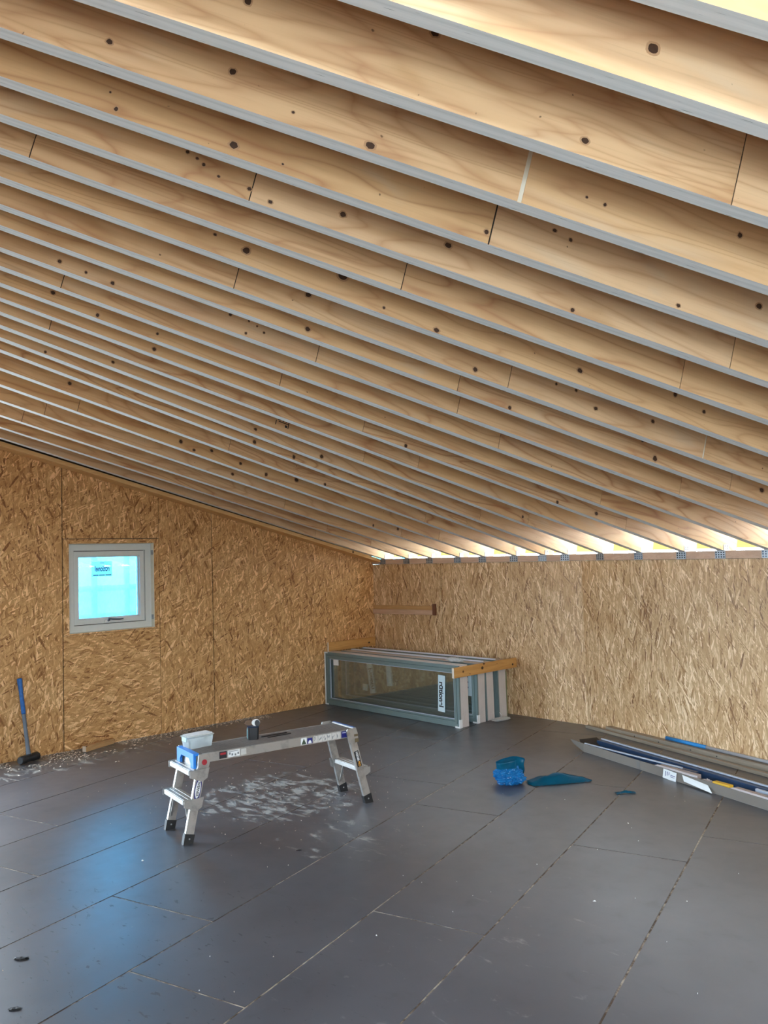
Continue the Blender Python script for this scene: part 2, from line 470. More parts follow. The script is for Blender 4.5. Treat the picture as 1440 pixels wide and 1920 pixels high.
# ------------------------------------------------------------------ gable wall with its window
WY0, WY1, WZ0, WZ1 = -3.612, -2.800, 1.000, 1.788
D0, D1, DZ = -7.25, -4.75, 2.3                       # doorway further left
def gable_poly(y0, y1, z0=None, z1=None, drop=.03):
    a = (y0, 0 if z0 is None else z0); b = (y1, 0 if z0 is None else z0)
    c = (y1, roof(y1) - drop if z1 is None else z1); d = (y0, roof(y0) - drop if z1 is None else z1)
    return [a, b, c, d]
bm = bmesh.new()
for poly in (gable_poly(WY1, 0, drop=-.30), gable_poly(WY0, WY1, 0, WZ0), gable_poly(WY0, WY1, WZ1, drop=-.30), gable_poly(D1, WY0, drop=-.30), gable_poly(D0, D1, DZ, drop=-.30), gable_poly(BACK, D0, drop=-.30)):
    prism(bm, [(-.012, y, z) for y, z in poly], (-.19, 0, 0))
gable = struct(obj('wall_left', bm, plain('dark_stud', (.10, .065, .04), .9)))
g = .0028
for mat, poly in ((OSB_L, gable_poly(-2.168 + 1.5 * g, 0)), (OSB_L, gable_poly(-2.748 + g, -2.168 - 2 * g)), (OSB_L, gable_poly(-3.667 + g, -2.748 - g, 1.832 + g)),
                  (OSB_H, gable_poly(-3.667 + g, -2.748 - g, 0, .985)), (OSB_L, gable_poly(-2.80, -2.748 - g, .985 + g, 1.832 - g)),
                  (OSB_L, gable_poly(-3.667 + g, -3.612, .985 + g, 1.832 - g)), (OSB_H, gable_poly(-3.612, -2.80, 1.79, 1.832 - g)), (OSB_H, gable_poly(-3.612, -2.80, .985 + g, 1.0)),
                  (OSB_L, gable_poly(D1 + .002, -3.667 - 2 * g)), (OSB_H, gable_poly(D0, D1, DZ)), (OSB_L, gable_poly(BACK, D0))):
    bm = bmesh.new(); prism(bm, [(-.0115, y, z) for y, z in poly], (.0115, 0, 0))
    obj('osb_panel', bm, mat, gable)
bm = bmesh.new()
prism(bm, [(.0, 0, roof(0) - .038), (.0, BACK, roof(BACK) - .038), (.0, BACK, roof(BACK) - .002), (.0, 0, roof(0) - .002)], (.150, 0, 0))
struct(obj('trim_2', bm, pine('pale_pine_plate', (.80, .50, .22), (.66, .36, .13), axis=1)))

# window 1: local x along -Y.. kept in wall coordinates (y across, z up, x = depth)
def yring(bm, y0, y1, z0, z1, w, x0, x1, mat=0):
    box(bm, x0, x1, y0, y0 + w, z0, z1, mat); box(bm, x0, x1, y1 - w, y1, z0, z1, mat)
    box(bm, x0, x1, y0 + w, y1 - w, z0, z0 + w, mat); box(bm, x0, x1, y0 + w, y1 - w, z1 - w, z1, mat)
bm = bmesh.new(); yring(bm, WY0 + .004, WY1 - .008, WZ0 + .004, WZ1 - .004, .058, -.135, -.048)
win = struct(obj('window_1', bm, WFRAME))
bm = bmesh.new(); yring(bm, WY0 + .068, WY1 - .072, WZ0 + .068, WZ1 - .068, .044, -.125, -.060); obj('sash', bm, WFRAME, win)
bm = bmesh.new(); yring(bm, WY0 + .060, WY1 - .064, WZ0 + .060, WZ1 - .060, .012, -.120, -.085); obj('gasket', bm, DARK, win)
bm = bmesh.new(); yring(bm, WY0 + .112, WY1 - .116, WZ0 + .112, WZ1 - .112, .010, -.115, -.085); obj('glazing_bead', bm, WFRAME, win)
obj('pane', B(-.102, -.098, WY0 + .113, WY1 - .117, WZ0 + .113, WZ1 - .113), PANE, win)
bm = bmesh.new()
box(bm, -.135, -.001, WY1 - .006, WY1, WZ0, WZ1); box(bm, -.135, -.001, WY0, WY0 + .003, WZ0, WZ1)
box(bm, -.135, -.001, WY0 + .003, WY1 - .006, WZ0, WZ0 + .003); box(bm, -.135, -.001, WY0 + .003, WY1 - .006, WZ1 - .003, WZ1)
obj('reveal_lining', bm, CREAM, win)
for z in (1.095, 1.70):
    bm = bmesh.new(); box(bm, -.047, -.004, WY1 - .0075, WY1 - .0062, z - .022, z + .022); box(bm, -.034, -.020, WY1 - .010, WY1 - .0062, z - .012, z - .004); box(bm, -.034, -.020, WY1 - .010, WY1 - .0062, z + .004, z + .012)
    obj('fixing_bracket', bm, GALV, win)
h = obj('handle_base', B(-.060, -.046, -3.270, -3.215, WZ0 + .074, WZ0 + .098, .003), WHITE, win)
bm = bmesh.new()
tube(bm, [(-.046, -3.236, WZ0 + .090), (-.030, -3.232, WZ0 + .098)], .010, 10)
tube(bm, [(-.030, -3.240, WZ0 + .112), (-.026, -3.20, WZ0 + .103), (-.026, -3.14, WZ0 + .098), (-.028, -3.10, WZ0 + .099)], [.008, .008, .008, .006], 10)
obj('handle', bm, GREYH, win)['label'] = 'grey window handle'
bm = bmesh.new(); box(bm, -.1035, -.1025, -3.359, -3.169, 1.491, 1.628)
stk = obj('sticker', bm, film('backlit_paper', (.80, .84, .84), .0, .6, .5), win); stk['label'] = 'white maker\'s sticker seen from behind'
Mw = frame_matrix((-.0968, -3.264, 1.560), (0, -1, 0), (0, 0, 1), (1, 0, 0))      # letters read backwards from the room
text('r\u0251tionel', .068, INK, stk, Mw, squeeze=.62, bold=.0012)
bm = bmesh.new()
for a, b in ((-3.350, -3.300), (-3.294, -3.240), (-3.234, -3.178)): box(bm, -.0972, -.0968, a, b, 1.499, 1.507)
box(bm, -.0972, -.0968, -3.285, -3.245, 1.611, 1.614)
obj('print', bm, INK, stk)

# outside the window: scaffold sheeting and tubes
bm = bmesh.new()
NX, NZ = 34, 22
vs = [[bm.verts.new((-1.05 + .05 * noise.noise(Vector((i * .33, j * .21, 3.0))), -4.6 + i * .19, -.29 + j * .19)) for j in range(NZ)] for i in range(NX)]
for i in range(NX - 1):
    for j in range(NZ - 1): bm.faces.new((vs[i][j], vs[i + 1][j], vs[i + 1][j + 1], vs[i][j + 1]))
sc = thing('scaffold', 'sheeted scaffold of grey tubes seen through the window', 'scaffold', (0, 0, 0))
obj('sheeting', bm, SCAF, sc, smooth=True)
for y in (-1.0, -2.505, -2.865, -4.4):
    bm = bmesh.new(); tube(bm, [(-1.16, y, -.30), (-1.16, y, 3.6)], .030, 12); obj('standard', bm, STEEL, sc)
for z in (1.06, 1.35):
    bm = bmesh.new(); tube(bm, [(-1.24, -5.0, z), (-1.24, 1.5, z)], .03, 12); obj('ledger', bm, STEEL, sc)
bm = bmesh.new(); box(bm, -1.9, -1.2, -5.0, 1.5, .60, .64); obj('scaffold_board', bm, STUD, sc)

# ------------------------------------------------------------------ eave wall, bent at BEND
def seg_box(bm, p, u, a, b, n0, n1, z0, z1, mat=0):
    """box along direction u from p, a..b along, n0..n1 outwards (+ = outside)"""
    n = Vector((-u.y, u.x, 0))
    q = [p + u * a + n * n0, p + u * b + n * n0, p + u * b + n * n1, p + u * a + n * n1]
    prism(bm, [(v.x, v.y, z0) for v in q], (0, 0, z1 - z0), mat)
P1, V1 = Vector((0, 0, 0)), Vector((1, 0, 0))
P2 = Vector((BEND, 0, 0))
L2 = (END - BEND) / math.cos(PHI)
bm = bmesh.new(); seg_box(bm, P1, V1, -.2, BEND + .01, .012, .20, 0, 1.504); seg_box(bm, P2, U2, 0, L2 + .2, .012, .20, 0, 1.504)
eave = struct(obj('wall_right', bm, MEMB))
for p, u, a, b in ((P1, V1, 0, 1.075), (P1, V1, 1.085, BEND), (P2, U2, .0, 2.2), (P2, U2, 2.2006, 4.6), (P2, U2, 4.6006, 7.0), (P2, U2, 7.0006, L2)):
    bm = bmesh.new(); seg_box(bm, p, u, a, b, 0, .0118, 0, 1.504); obj('osb_panel', bm, OSB_R, eave)
bm = bmesh.new(); seg_box(bm, P1, V1, 0.0, BEND + .003, -.014, .13, 1.506, PLATE); seg_box(bm, P2, U2, .003, L2, -.014, .13, 1.506, PLATE)
plate = struct(obj('trim_1', bm, PLATEM))

# ------------------------------------------------------------------ roof: fanned rafters
RAF = [[[0.1559, 0.0, 1.565], [0.212, -4.2554, 2.6395]], [[0.5473, 0.0, 1.565], [0.5607, -4.3721, 2.6689]], [[0.9026, 0.0, 1.565], [0.9115, -4.4894, 2.6986]], [[1.3091, 0.0, 1.565], [1.2972, -4.6184, 2.7311]], [[1.6504, 0.0, 1.565], [1.6616, -4.7403, 2.7619]], [[2.0524, 0.0, 1.565], [1.9988, -4.8531, 2.7904]], [[2.3973, 0.0, 1.565], [2.328, -4.9632, 2.8182]], [[2.6535, 0.0, 1.565], [2.5246, -5.0289, 2.8348]], [[3.0815, -0.0664, 1.565], [2.7109, -5.0913, 2.8505]], [[3.5344, -0.1962, 1.565], [2.8942, -5.1526, 2.866]], [[3.9812, -0.3244, 1.565], [3.0726, -5.2123, 2.8811]], [[4.3461, -0.429, 1.565], [3.2468, -5.2705, 2.8958]], [[4.7415, -0.5424, 1.565], [3.4262, -5.3305, 2.911]], [[5.1361, -0.6555, 1.565], [3.6077, -5.3912, 2.9263]], [[5.5182, -0.7651, 1.565], [3.8012, -5.456, 2.9426]], [[5.8469, -0.8593, 1.565], [3.9671, -5.5114, 2.9566]], [[6.2349, -0.9706, 1.565], [4.1608, -5.5762, 2.973]], [[6.6103, -1.0783, 1.565], [4.3418, -5.6368, 2.9883]], [[6.9968, -1.1891, 1.565], [4.5253, -5.6982, 3.0038]], [[7.3461, -1.2892, 1.565], [4.7059, -5.7585, 3.019]], [[7.7419, -1.4027, 1.565], [4.9068, -5.8257, 3.036]], [[8.1402, -1.5169, 1.565], [5.2741, -5.6367, 2.9883]], [[8.5454, -1.6331, 1.565], [5.753, -5.3497, 2.9158]], [[8.9797, -1.7577, 1.565], [6.3011, -4.9322, 2.8104]]]
JOINTS = {17:[5.187, 3.845, 2.586],18:[4.541, 2.653],20:[3.959],19:[3.85],21:[3.551],15:[4.301, 2.985, 1.82],13:[3.724, 2.912, 1.328],11:[3.729],12:[4.892, 2.433],9:[4.936, 2.473],10:[3.078, 0.712],14:[3.096],8:[2.786],5:[3.395],4:[4.391],3:[4.478],2:[4.494, 2.048],1:[1.227]}
KNOTS = {22:[[4.084, 0.092, 0.014]],20:[[5.169, 0.06, 0.0087], [4.837, 0.093, 0.0104], [4.65, 0.038, 0.0045], [4.418, 0.018, 0.0122], [3.244, 0.128, 0.0099], [3.755, 0.083, 0.0048], [3.694, 0.079, 0.0064]],19:[[4.701, 0.034, 0.013], [5.052, 0.02, 0.0079], [5.081, 0.064, 0.004], [2.844, 0.109, 0.0112], [3.146, 0.014, 0.0073], [4.545, 0.028, 0.0041], [3.639, 0.121, 0.0071], [3.577, 0.108, 0.0071], [3.865, 0.037, 0.0087]],21:[[4.932, 0.109, 0.0108], [4.454, 0.193, 0.0112], [3.993, 0.042, 0.01]],18:[[3.846, 0.086, 0.0113], [4.229, 0.064, 0.0109], [4.768, 0.088, 0.007], [4.734, 0.078, 0.0052], [4.709, 0.065, 0.007], [4.654, 0.044, 0.0053], [4.549, 0.039, 0.0071], [4.473, 0.02, 0.0071], [3.336, 0.012, 0.0097]],16:[[4.358, 0.054, 0.0143], [4.485, 0.071, 0.0061], [3.969, 0.092, 0.017], [3.775, 0.026, 0.0065], [2.846, 0.061, 0.0117], [3.535, 0.012, 0.011], [2.34, 0.111, 0.0122], [2.169, 0.081, 0.0099]],15:[[3.165, 0.029, 0.0122], [3.995, 0.086, 0.0113], [2.625, 0.105, 0.0077], [2.159, 0.093, 0.0106], [2.498, 0.053, 0.0103], [2.738, 0.1, 0.0076]],14:[[3.886, 0.034, 0.012], [1.86, 0.024, 0.0173], [1.075, 0.067, 0.0154], [1.961, 0.096, 0.0115], [2.795, 0.012, 0.0106]],13:[[4.929, 0.031, 0.0091], [4.703, 0.021, 0.0093], [4.818, 0.025, 0.0069], [4.176, 0.075, 0.0074], [4.085, 0.077, 0.005], [4.042, 0.067, 0.005], [4.003, 0.049, 0.0063], [4.085, 0.015, 0.0075]],11:[[4.923, 0.043, 0.01], [4.707, 0.016, 0.0103], [4.414, 0.034, 0.008]],10:[[4.394, 0.027, 0.0112], [1.43, 0.012, 0.0151], [1.036, 0.035, 0.0156], [2.758, 0.012, 0.0133]],8:[[4.609, 0.029, 0.009], [1.116, 0.047, 0.013]],7:[[4.962, 0.013, 0.0089], [3.55, 0.036, 0.0107], [2.981, 0.025, 0.0151]],5:[[4.605, 0.059, 0.0135], [2.483, 0.012, 0.0128]],4:[[3.596, 0.049, 0.0158], [3.475, 0.022, 0.012], [3.329, 0.065, 0.0122], [3.057, 0.047, 0.0126], [2.804, 0.032, 0.0172], [2.5, 0.077, 0.0177]],3:[[2.895, 0.043, 0.0133], [1.274, 0.02, 0.0153], [0.949, 0.066, 0.0157]],6:[[3.405, 0.021, 0.0149], [3.058, 0.021, 0.0154]]}
for k_ in (1, 2):                                   # two more beyond the right edge of the picture
    e = Vector(RAF[-1][0]) + (Vector(RAF[-1][0]) - Vector(RAF[-2][0])); l = Vector(RAF[-1][1]) + Vector((.62, .48, -.12))
    RAF.append([list(e), list(l)])
T, DEP = .052, .30
OUT = .42
def rafter_frame(k_):
    E, L = Vector(RAF[k_][0]), Vector(RAF[k_][1])
    x = (L - E).normalized(); y = Vector((0, 0, 1)).cross(x).normalized(); z = x.cross(y)
    f = (-7.15 - E.y) / x.y
    return E, x, y, z, min(f, 8.6)
top = []
for k_ in range(len(RAF)):
    E, x, y, z, ln = rafter_frame(k_)
    top.append((E - x * .02 + z * DEP, E + x * ln + z * DEP))
bm = bmesh.new()
first = [(Vector((-.25, top[0][0].y, top[0][0].z)), Vector((-.25, top[0][1].y, top[0][1].z)))]
rows = first + top + [(Vector((END + .5, wall_y(END) - .3, top[-1][0].z)), Vector((END + .5, -6.2, top[-1][1].z)))]
def deck_pts(a, b): return [a.lerp(b, s / 4) for s in range(5)] + [Vector((b.x, BACK - .3, b.z + .12))]
va = [[bm.verts.new(p) for p in deck_pts(a, b)] for a, b in rows]
vb = [[bm.verts.new(p + Vector((0, 0, .03))) for p in deck_pts(a, b)] for a, b in rows]
for i in range(len(rows) - 1):
    for s in range(5):
        bm.faces.new((va[i][s], va[i + 1][s], va[i + 1][s + 1], va[i][s + 1]))
        bm.faces.new((vb[i][s], vb[i][s + 1], vb[i + 1][s + 1], vb[i + 1][s]))
for i in range(len(rows) - 1):
    for s in (0, 5): bm.faces.new((va[i][s], vb[i][s], vb[i + 1][s], va[i + 1][s]))
for i in (0, len(rows) - 1):
    for s in range(5): bm.faces.new((va[i][s], va[i][s + 1], vb[i][s + 1], vb[i][s]))
ceil = struct(obj('ceiling', bm, DECK))
for k_ in range(len(RAF)):
    E, x, y, z, ln = rafter_frame(k_)
    M = frame_matrix(E, x, y, z)
    bm = bmesh.new(); box(bm, -.13, ln, 0, T, 0, DEP - .002)
    bm.normal_update()
    for f in bm.faces:
        c = f.calc_center_median()
        if abs(c.z) < 1e-4: f.material_index = 1
    o = obj('rafter', bm, (VEN, EDGE), ceil); o.matrix_local = M
    js = sorted(JOINTS.get(k_, []))
    if len(js) < 2: js = sorted(js + [s for s in (ln * random.uniform(.86, .96), random.uniform(.6, 1.4)) if all(abs(s - q) > .6 for q in js)])
    cut = [-.13] + js + [ln]
    wide = {(20, 3.96): .012, (15, 1.82): .008, (19, 3.85): .004}
    for i, (a, b) in enumerate(zip(cut[:-1], cut[1:])):
        gl = .0015
        gr = next((w for (kk, s), w in wide.items() if kk == k_ and abs(s - b) < .04), .0022)
        bm = bmesh.new(); box(bm, a + gl, b - gr, T, T + .004, 0, DEP - .003)
        for f in bm.faces:
            if abs(f.calc_center_median().z) < 1e-4: f.material_index = 1
        obj('veneer', bm, (VEN, EDGE), o)
        if i < len(cut) - 2:
            pale = any(kk == k_ and abs(s - b) < .04 and w > .006 for (kk, s), w in wide.items())
            obj('joint', B(b - .02, b + .02, T - .001, T + .0008, .001, DEP - .003), CREAM if pale else DARK, o)
    for s, zz, rr in KNOTS.get(k_, []):
        rr *= .85
        bm = bmesh.new()
        el = random.uniform(.85, 1.25); n = 14
        ph = [random.uniform(.88, 1.12) for _ in range(n)]
        for q, (fac, hh, mt) in enumerate(((1.5, .0043, 1), (1.0, .0047, 0))):
            pts = [(s + fac * rr * el * ph[i] * math.cos(2 * math.pi * i / n), T + hh, max(zz + fac * rr * ph[i] * math.sin(2 * math.pi * i / n), .0005)) for i in range(n)]
            f = bm.faces.new([bm.verts.new(p) for p in pts]); f.material_index = mt
        obj('knot', bm, (KNOT, KNOTR), o)
# printed mill stamp on the ninth rafter
ro = [o for o in ceil.children if o.name.startswith('rafter')][8]
bm = bmesh.new()
for a, b, c, d in ((3.42, 3.426, .03, .10), (3.42, 3.50, .055, .060), (3.42, 3.47, .095, .10), (3.464, 3.47, .062, .10), (3.44, 3.446, .065, .09), (3.49, 3.506, .08, .093), (3.488, 3.506, .066, .070), (3.515, 3.521, .03, .06), (3.43, 3.448, .032, .048)):
    box(bm, a, b, T + .0040, T + .0045, c, d)
obj('mill_stamp', bm, INK, ro)

# joist hangers on the plate
for k_ in range(len(RAF)):
    E, x, y, z, ln = rafter_frame(k_)
    u = V1 if k_ <= 7 else U2
    n = Vector((u.y, -u.x, 0))                       # into the room
    M = frame_matrix((E.x, E.y, 0), u, -n, (0, 0, 1))   # local: x along wall, y outwards, z up
    bm = bmesh.new(); c = T * .55
    box(bm, c - .048, c + .048, -.0175, -.0145, 1.507, 1.563)
    for i in range(4):
        for zz in (1.519, 1.536, 1.553):
            box(bm, c - .042 + i * .0235, c - .030 + i * .0235, -.0185, -.0175, zz - .005, zz + .005, 1)
    box(bm, c - .048, c + .048, -.0175, .05, 1.5655, 1.567)
    for xx in (-.0035, T + .0065):
        box(bm, xx - .0015, xx + .0015, -.012, .045, 1.566, 1.612)
        for zz in (1.582, 1.60): box(bm, xx - .004, xx + .004, .005, .013, zz - .004, zz + .004); box(bm, xx - .004, xx + .004, .026, .034, zz - .004, zz + .004)
    o = obj('joist_hanger', bm, (GALV, IRON if k_ % 3 else NAVYPROF), plate); o.matrix_local = M
# board closing the eaves, with daylight under it
bm = bmesh.new(); seg_box(bm, P1, V1, -.2, BEND, .20, .218, 1.583, 1.69); seg_box(bm, P2, U2, 0, L2, .20, .218, 1.583, 1.69)
struct(obj('trim_3', bm, SHEATH))

# ------------------------------------------------------------------ the unseen sides: wall behind the camera and far end, with their openings
def y_top(x):                                       # underside of the roof over the back wall
    return 3.30
bm = bmesh.new()
for a, b, z0, z1 in ((-.2, 5.0, 0, 3.75), (5.0, 7.0, 0, 3.75), (7.0, 9.5, 2.95, 3.75), (7.0, 9.5, 0, .75), (9.5, END + .2, 0, 3.75)):
    box(bm, a, b, BACK - .2, BACK, z0, z1)
struct(obj('wall_back', bm, OSB_R))
bm = bmesh.new()
for a, b, z0, z1 in ((BACK - .2, -6.6, 0, 3.9), (-6.6, -5.8, 2.1, 3.9), (-5.8, -2.0, 0, 3.9)):
    box(bm, END, END + .2, a, b, z0, z1)
struct(obj('wall_end', bm, OSB_L))
portal((8.25, BACK - .1, 1.85), 2.5, 2.2, (R(90), 0, 0))
portal((END + .1, -6.2, 1.05), .8, 2.1, (R(90), 0, R(90)))
portal((-.1, (D0 + D1) / 2, DZ / 2), D1 - D0, DZ, (R(90), 0, R(-90)))
portal((-.15, (WY0 + WY1) / 2, (WZ0 + WZ1) / 2), .6, .6, (R(90), 0, R(-90)))

# ------------------------------------------------------------------ batten on the eave wall
b = thing('timber_batten', 'pinkish timber batten fixed on the osb wall above the stacked windows', 'batten', (0, -.001, .935))
bm = bmesh.new(); box(bm, .015, .965, -.032, 0, .0, .052, bev=.003); obj('lower_batten', bm, pine('pink_batten', (.62, .42, .29), (.50, .31, .20)), b)
bm = bmesh.new(); box(bm, .015, .965, -.024, 0, .0525, .098, bev=.003); obj('upper_batten', bm, PINE, b)
bm = bmesh.new(); box(bm, .9655, 1.0, -.030, 0, -.004, .118); obj('end_block', bm, plain('resin_brown', (.16, .06, .03), .6), b)['label'] = 'dark red-brown end block'
b.rotation_euler = (0, R(-.7), 0)

# ------------------------------------------------------------------ stacked windows
def window_unit(label, loc, rotz, length, H, depth, front, tilt=0.0, seal=False):
    t = thing('window_unit', label, 'window', loc, rotz, 'glazed window units stacked against the wall')
    t.rotation_euler = (R(tilt), 0, rotz)
    bm = bmesh.new(); ring(bm, 0, length, 0, H, .024, .022, depth); 
    for q in (.35, .62): ring(bm, -.0015, length + .0015, -.0 , H + .0, .002, .022 + (depth - .022) * q, .024 + (depth - .022) * q)
    obj('outer_frame', bm, FWOOD, t)['label'] = 'pale primed timber outer frame'
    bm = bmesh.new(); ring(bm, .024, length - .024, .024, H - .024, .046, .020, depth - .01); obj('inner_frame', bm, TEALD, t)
    bm = bmesh.new(); ring(bm, .002, length - .002, .002, H - .002, .030, .006, .0218); ring(bm, .034, length - .034, .034, H - .034, .020, .0, .0195); ring(bm, .056, length - .056, .056, H - .056, .014, .008, .0198)
    obj('cladding', bm, TEAL, t)['label'] = 'grey-green metal cladding'
    bm = bmesh.new(); ring(bm, .0702, length - .0702, .0702, H - .0702, .006, .012, .024); obj('glazing_gasket', bm, LIGHTPROF, t)
    obj('pane', B(.070, length - .070, .030, .036, .070, H - .070), PANE2, t)
    if seal: obj('top_strip', B(.02, length - .06, .03, .062, H + .0002, H + .010), SEAL, t)['label'] = 'lilac-white foam strip'
    return t
u1 = window_unit('nearest stacked window, grey-green frame with upright white label at its right', (.045, -.795, 0.002), R(-1.2), 1.985, .568, .125, True)
u2 = window_unit('second stacked window from the front, seen through the nearest pane', (.03, -.57, 0.002), 0, 1.985, .555, .118, True, -.8)
u3 = window_unit('third stacked window from the front, pale strip on its top edge', (.025, -.437, 0.002), 0, 1.99, .553, .120, True, .6, True)
u4 = window_unit('rearmost stacked window, pale strip on top, closest to the osb wall', (.02, -.255, 0.002), 0, 1.995, .553, .126, True, .3, True)
def slip(u, name, x, z, w, hgt, y=.0285, mat=PAPER, lean=0.0):
    o = obj(name, B(-w / 2, w / 2, 0, .0008, -hgt / 2, hgt / 2), mat, u, (x, y, z), (0, R(lean), 0)); return o
s = slip(u1, 'label_strip', 1.735, .287, .090, .342, .0285, BLUEPAPER, 2.5)
text('r\u0251tionel', .078, INK, s, frame_matrix((-.004, -.0006, -.01), (0, 0, -1), (1, 0, 0), (0, -1, 0)), squeeze=.93, bold=.0028)
slip(u1, 'white_tag', .155, .46, .088, .062, .0285, PAPER)
s = slip(u2, 'label_strip', .468, .292, .085, .330, .0285, BLUEPAPER, -10)
text('r\u0251tionel', .074, INK, s, frame_matrix((.004, -.0006, -.01), (0, 0, 1), (-1, 0, 0), (0, -1, 0)), squeeze=.93, bold=.0026)
slip(u2, 'blank_strip', .75, .355, .075, .25, .0285, BLUEPAPER, -4)
slip(u2, 'small_tag', .372, .183, .075, .07, .0285, BLUEPAPER, 4)
s = slip(u2, 'perforated_strip', 1.86, .37, .095, .26, .0285, BLUEPAPER, 0)
for zz in (-.05, .0, .05, .10):
    bm = bmesh.new(); tube(bm, [(-.01, -.0008, zz), (-.01, .0, zz)], .008, 10); obj('hole', bm, NAVY, s)
for u, xs in ((u1, (0, 1)), (u2, (1,))):
    for q in xs:
        bm = bmesh.new(); x0 = -.006 if q == 0 else 1.985 - .02
        if q:
            box(bm, 1.93, 1.991, -.004, .0, -.0015, .012); box(bm, 1.979, 1.991, -.004, .0, .012, .075); box(bm, 1.987, 1.991, .0, .03, -.0015, .075)
        else:
            box(bm, -.006, .010, -.004, .0, .0, .568); box(bm, .010, .05, -.004, .0, .0, .014); box(bm, .010, .05, -.004, .0, .556, .568); box(bm, -.006, -.002, .0, .02, 0, .568)
        obj('corner_protector', bm, PAPER, u)
# timber straps holding the stack
b = thing('timber_strap', 'orange-brown pine board across the right ends of the stacked windows', 'board', (2.034, -.925, .467))
bm = bmesh.new(); box(bm, 0, .024, 0, .925, 0, .094, bev=.002); obj('board', bm, PINEY, b)
obj('end_grain', B(.0, .024, -.0012, -.0002, .001, .093), ENDGRAIN, b)
for yy, zz, rr in ((.40, .052, .015), (.86, .035, .011), (.22, .018, .005), (.62, .07, .004)):
    bm = bmesh.new(); n = 12
    bm.faces.new([bm.verts.new((.0246, yy + rr * 1.2 * math.cos(2 * math.pi * i / n), zz + rr * math.sin(2 * math.pi * i / n))) for i in range(n)])
    obj('knot', bm, KNOT, b)
b = thing('timber_strap', 'pine board on edge at the gable end of the stacked windows', 'board', (.026, -.74, .571))
bm = bmesh.new(); box(bm, 0, .024, 0, .70, 0, .096, bev=.002); obj('board', bm, PINEY, b)
obj('end_grain', B(.0, .024, -.0012, -.0002, .001, .095), ENDGRAIN, b)
bm = bmesh.new(); bm.faces.new([bm.verts.new((.0246, .60 + .016 * math.cos(2 * math.pi * i / 12), .04 + .010 * math.sin(2 * math.pi * i / 12))) for i in range(12)]); obj('knot', bm, KNOT, b)
b = obj('green_board', B(1.86, 1.995, -.108, -.088, .0, .43), plain('mossy_green_board', (.20, .21, .11), .8, var=.3))
tag(b, 'narrow mossy green board standing behind the rearmost stacked window', 'board')

def crumple(name, sx, sy, sz, mat, seed, amp=.35, sub=4, freq=2.4, ridged=True):
    bm = bmesh.new(); bmesh.ops.create_icosphere(bm, subdivisions=sub, radius=1.0)
    for v in bm.verts:
        p = v.co.copy(); q = p * freq + Vector((seed * 7.1, seed * 3.3, seed))
        d = noise.noise(q) * .6 + (abs(noise.noise(q * 2.3)) - .25) * .7 + noise.noise(q * 6.0) * .12
        p = p * (1 + amp * d)
        v.co = Vector((p.x * sx, p.y * sy, max(p.z * sz + sz * .8, 0)))
    return bm
w = obj('plastic_wrap', crumple('plastic_wrap', .11, .05, .020, PAPER, 4, .5, 4), film('clear_wrap', (.82, .85, .88), .15, .2, .3), None, (1.80, -.62, .5735), (0, 0, R(-5)))
tag(w, 'crumpled clear plastic wrap lying on top of the stacked windows', 'plastic wrap')
w = obj('plastic_scrap', crumple('plastic_scrap', .10, .035, .018, PAPER, 9, .55, 4), film('white_wrap', (.66, .66, .64), .1, .3, .3), None, (2.095, -.325, .0005), (0, 0, R(75)))
bm = bmesh.new()
tube(bm, [(2.035, -.265, .06), (2.045, -.245, .035), (2.05, -.255, .012), (2.06, -.30, .006), (2.07, -.36, .005)], .004, 6)
o = obj('cord', bm, PAPER); o.parent = w; o.matrix_parent_inverse = w.matrix_basis.inverted()
tag(w, 'scrap of white plastic with cord on floor at the right end of the window stack', 'plastic scrap')

# ------------------------------------------------------------------ sledgehammer and offcut at the gable wall
hm = thing('sledgehammer', 'sledgehammer with blue and grey handle leaning on the osb wall, black head down', 'hammer', (.158, -4.022, 0))
d = Vector((-.44, .898, 0))
bm = bmesh.new()
c0 = Vector((0, 0, .036))
tube(bm, [c0 - d * .098, c0 - d * .090, c0 - d * .045, c0 - d * .03, c0 + d * .03, c0 + d * .045, c0 + d * .090, c0 + d * .098], [.029, .0345, .0345, .030, .030, .0345, .0345, .029], 8)
obj('head', bm, IRON, hm)
top_ = Vector((-.128, -.028, .675)); ax = (top_ - c0)
bm = bmesh.new(); tube(bm, [c0 + ax * s for s in (.03, .06, .10, .2, .32, .42, .52, .585)], [.024, .019, .017, .016, .0155, .015, .0155, .016], 14); obj('handle', bm, GREYH, hm)['label'] = 'grey fibreglass lower handle'
bm = bmesh.new(); tube(bm, [c0 + ax * s for s in (.55, .57, .66, .76, .84, .88, .95, .985, 1.0)], [.0165, .018, .0172, .0168, .0165, .018, .0205, .021, .017], 14); obj('grip', bm, BLUEH, hm)['label'] = 'worn blue grip'
bm = bmesh.new(); tube(bm, [c0 + ax * .02, c0 + ax * .05], [.027, .022], 12); obj('collar', bm, RUBBER, hm)
o = thing('timber_offcut', 'short timber offcut lying on floor against the gable wall', 'offcut', (.150, -3.555, 0), math.atan2(.32, -.135))
bm = bmesh.new(); box(bm, 0, .345, -.020, .020, 0, .048, bev=.002); obj('block', bm, PINE, o)
obj('end_grain', B(-.0012, -.0002, -.0195, .0195, .001, .047), ENDGRAIN, o)

# ------------------------------------------------------------------ work platform
pf = thing('work_platform', 'aluminium folding work platform with grey deck and blue end cap', 'platform', (2.8866, -4.1416, 0), math.atan2(.98768, .15647))
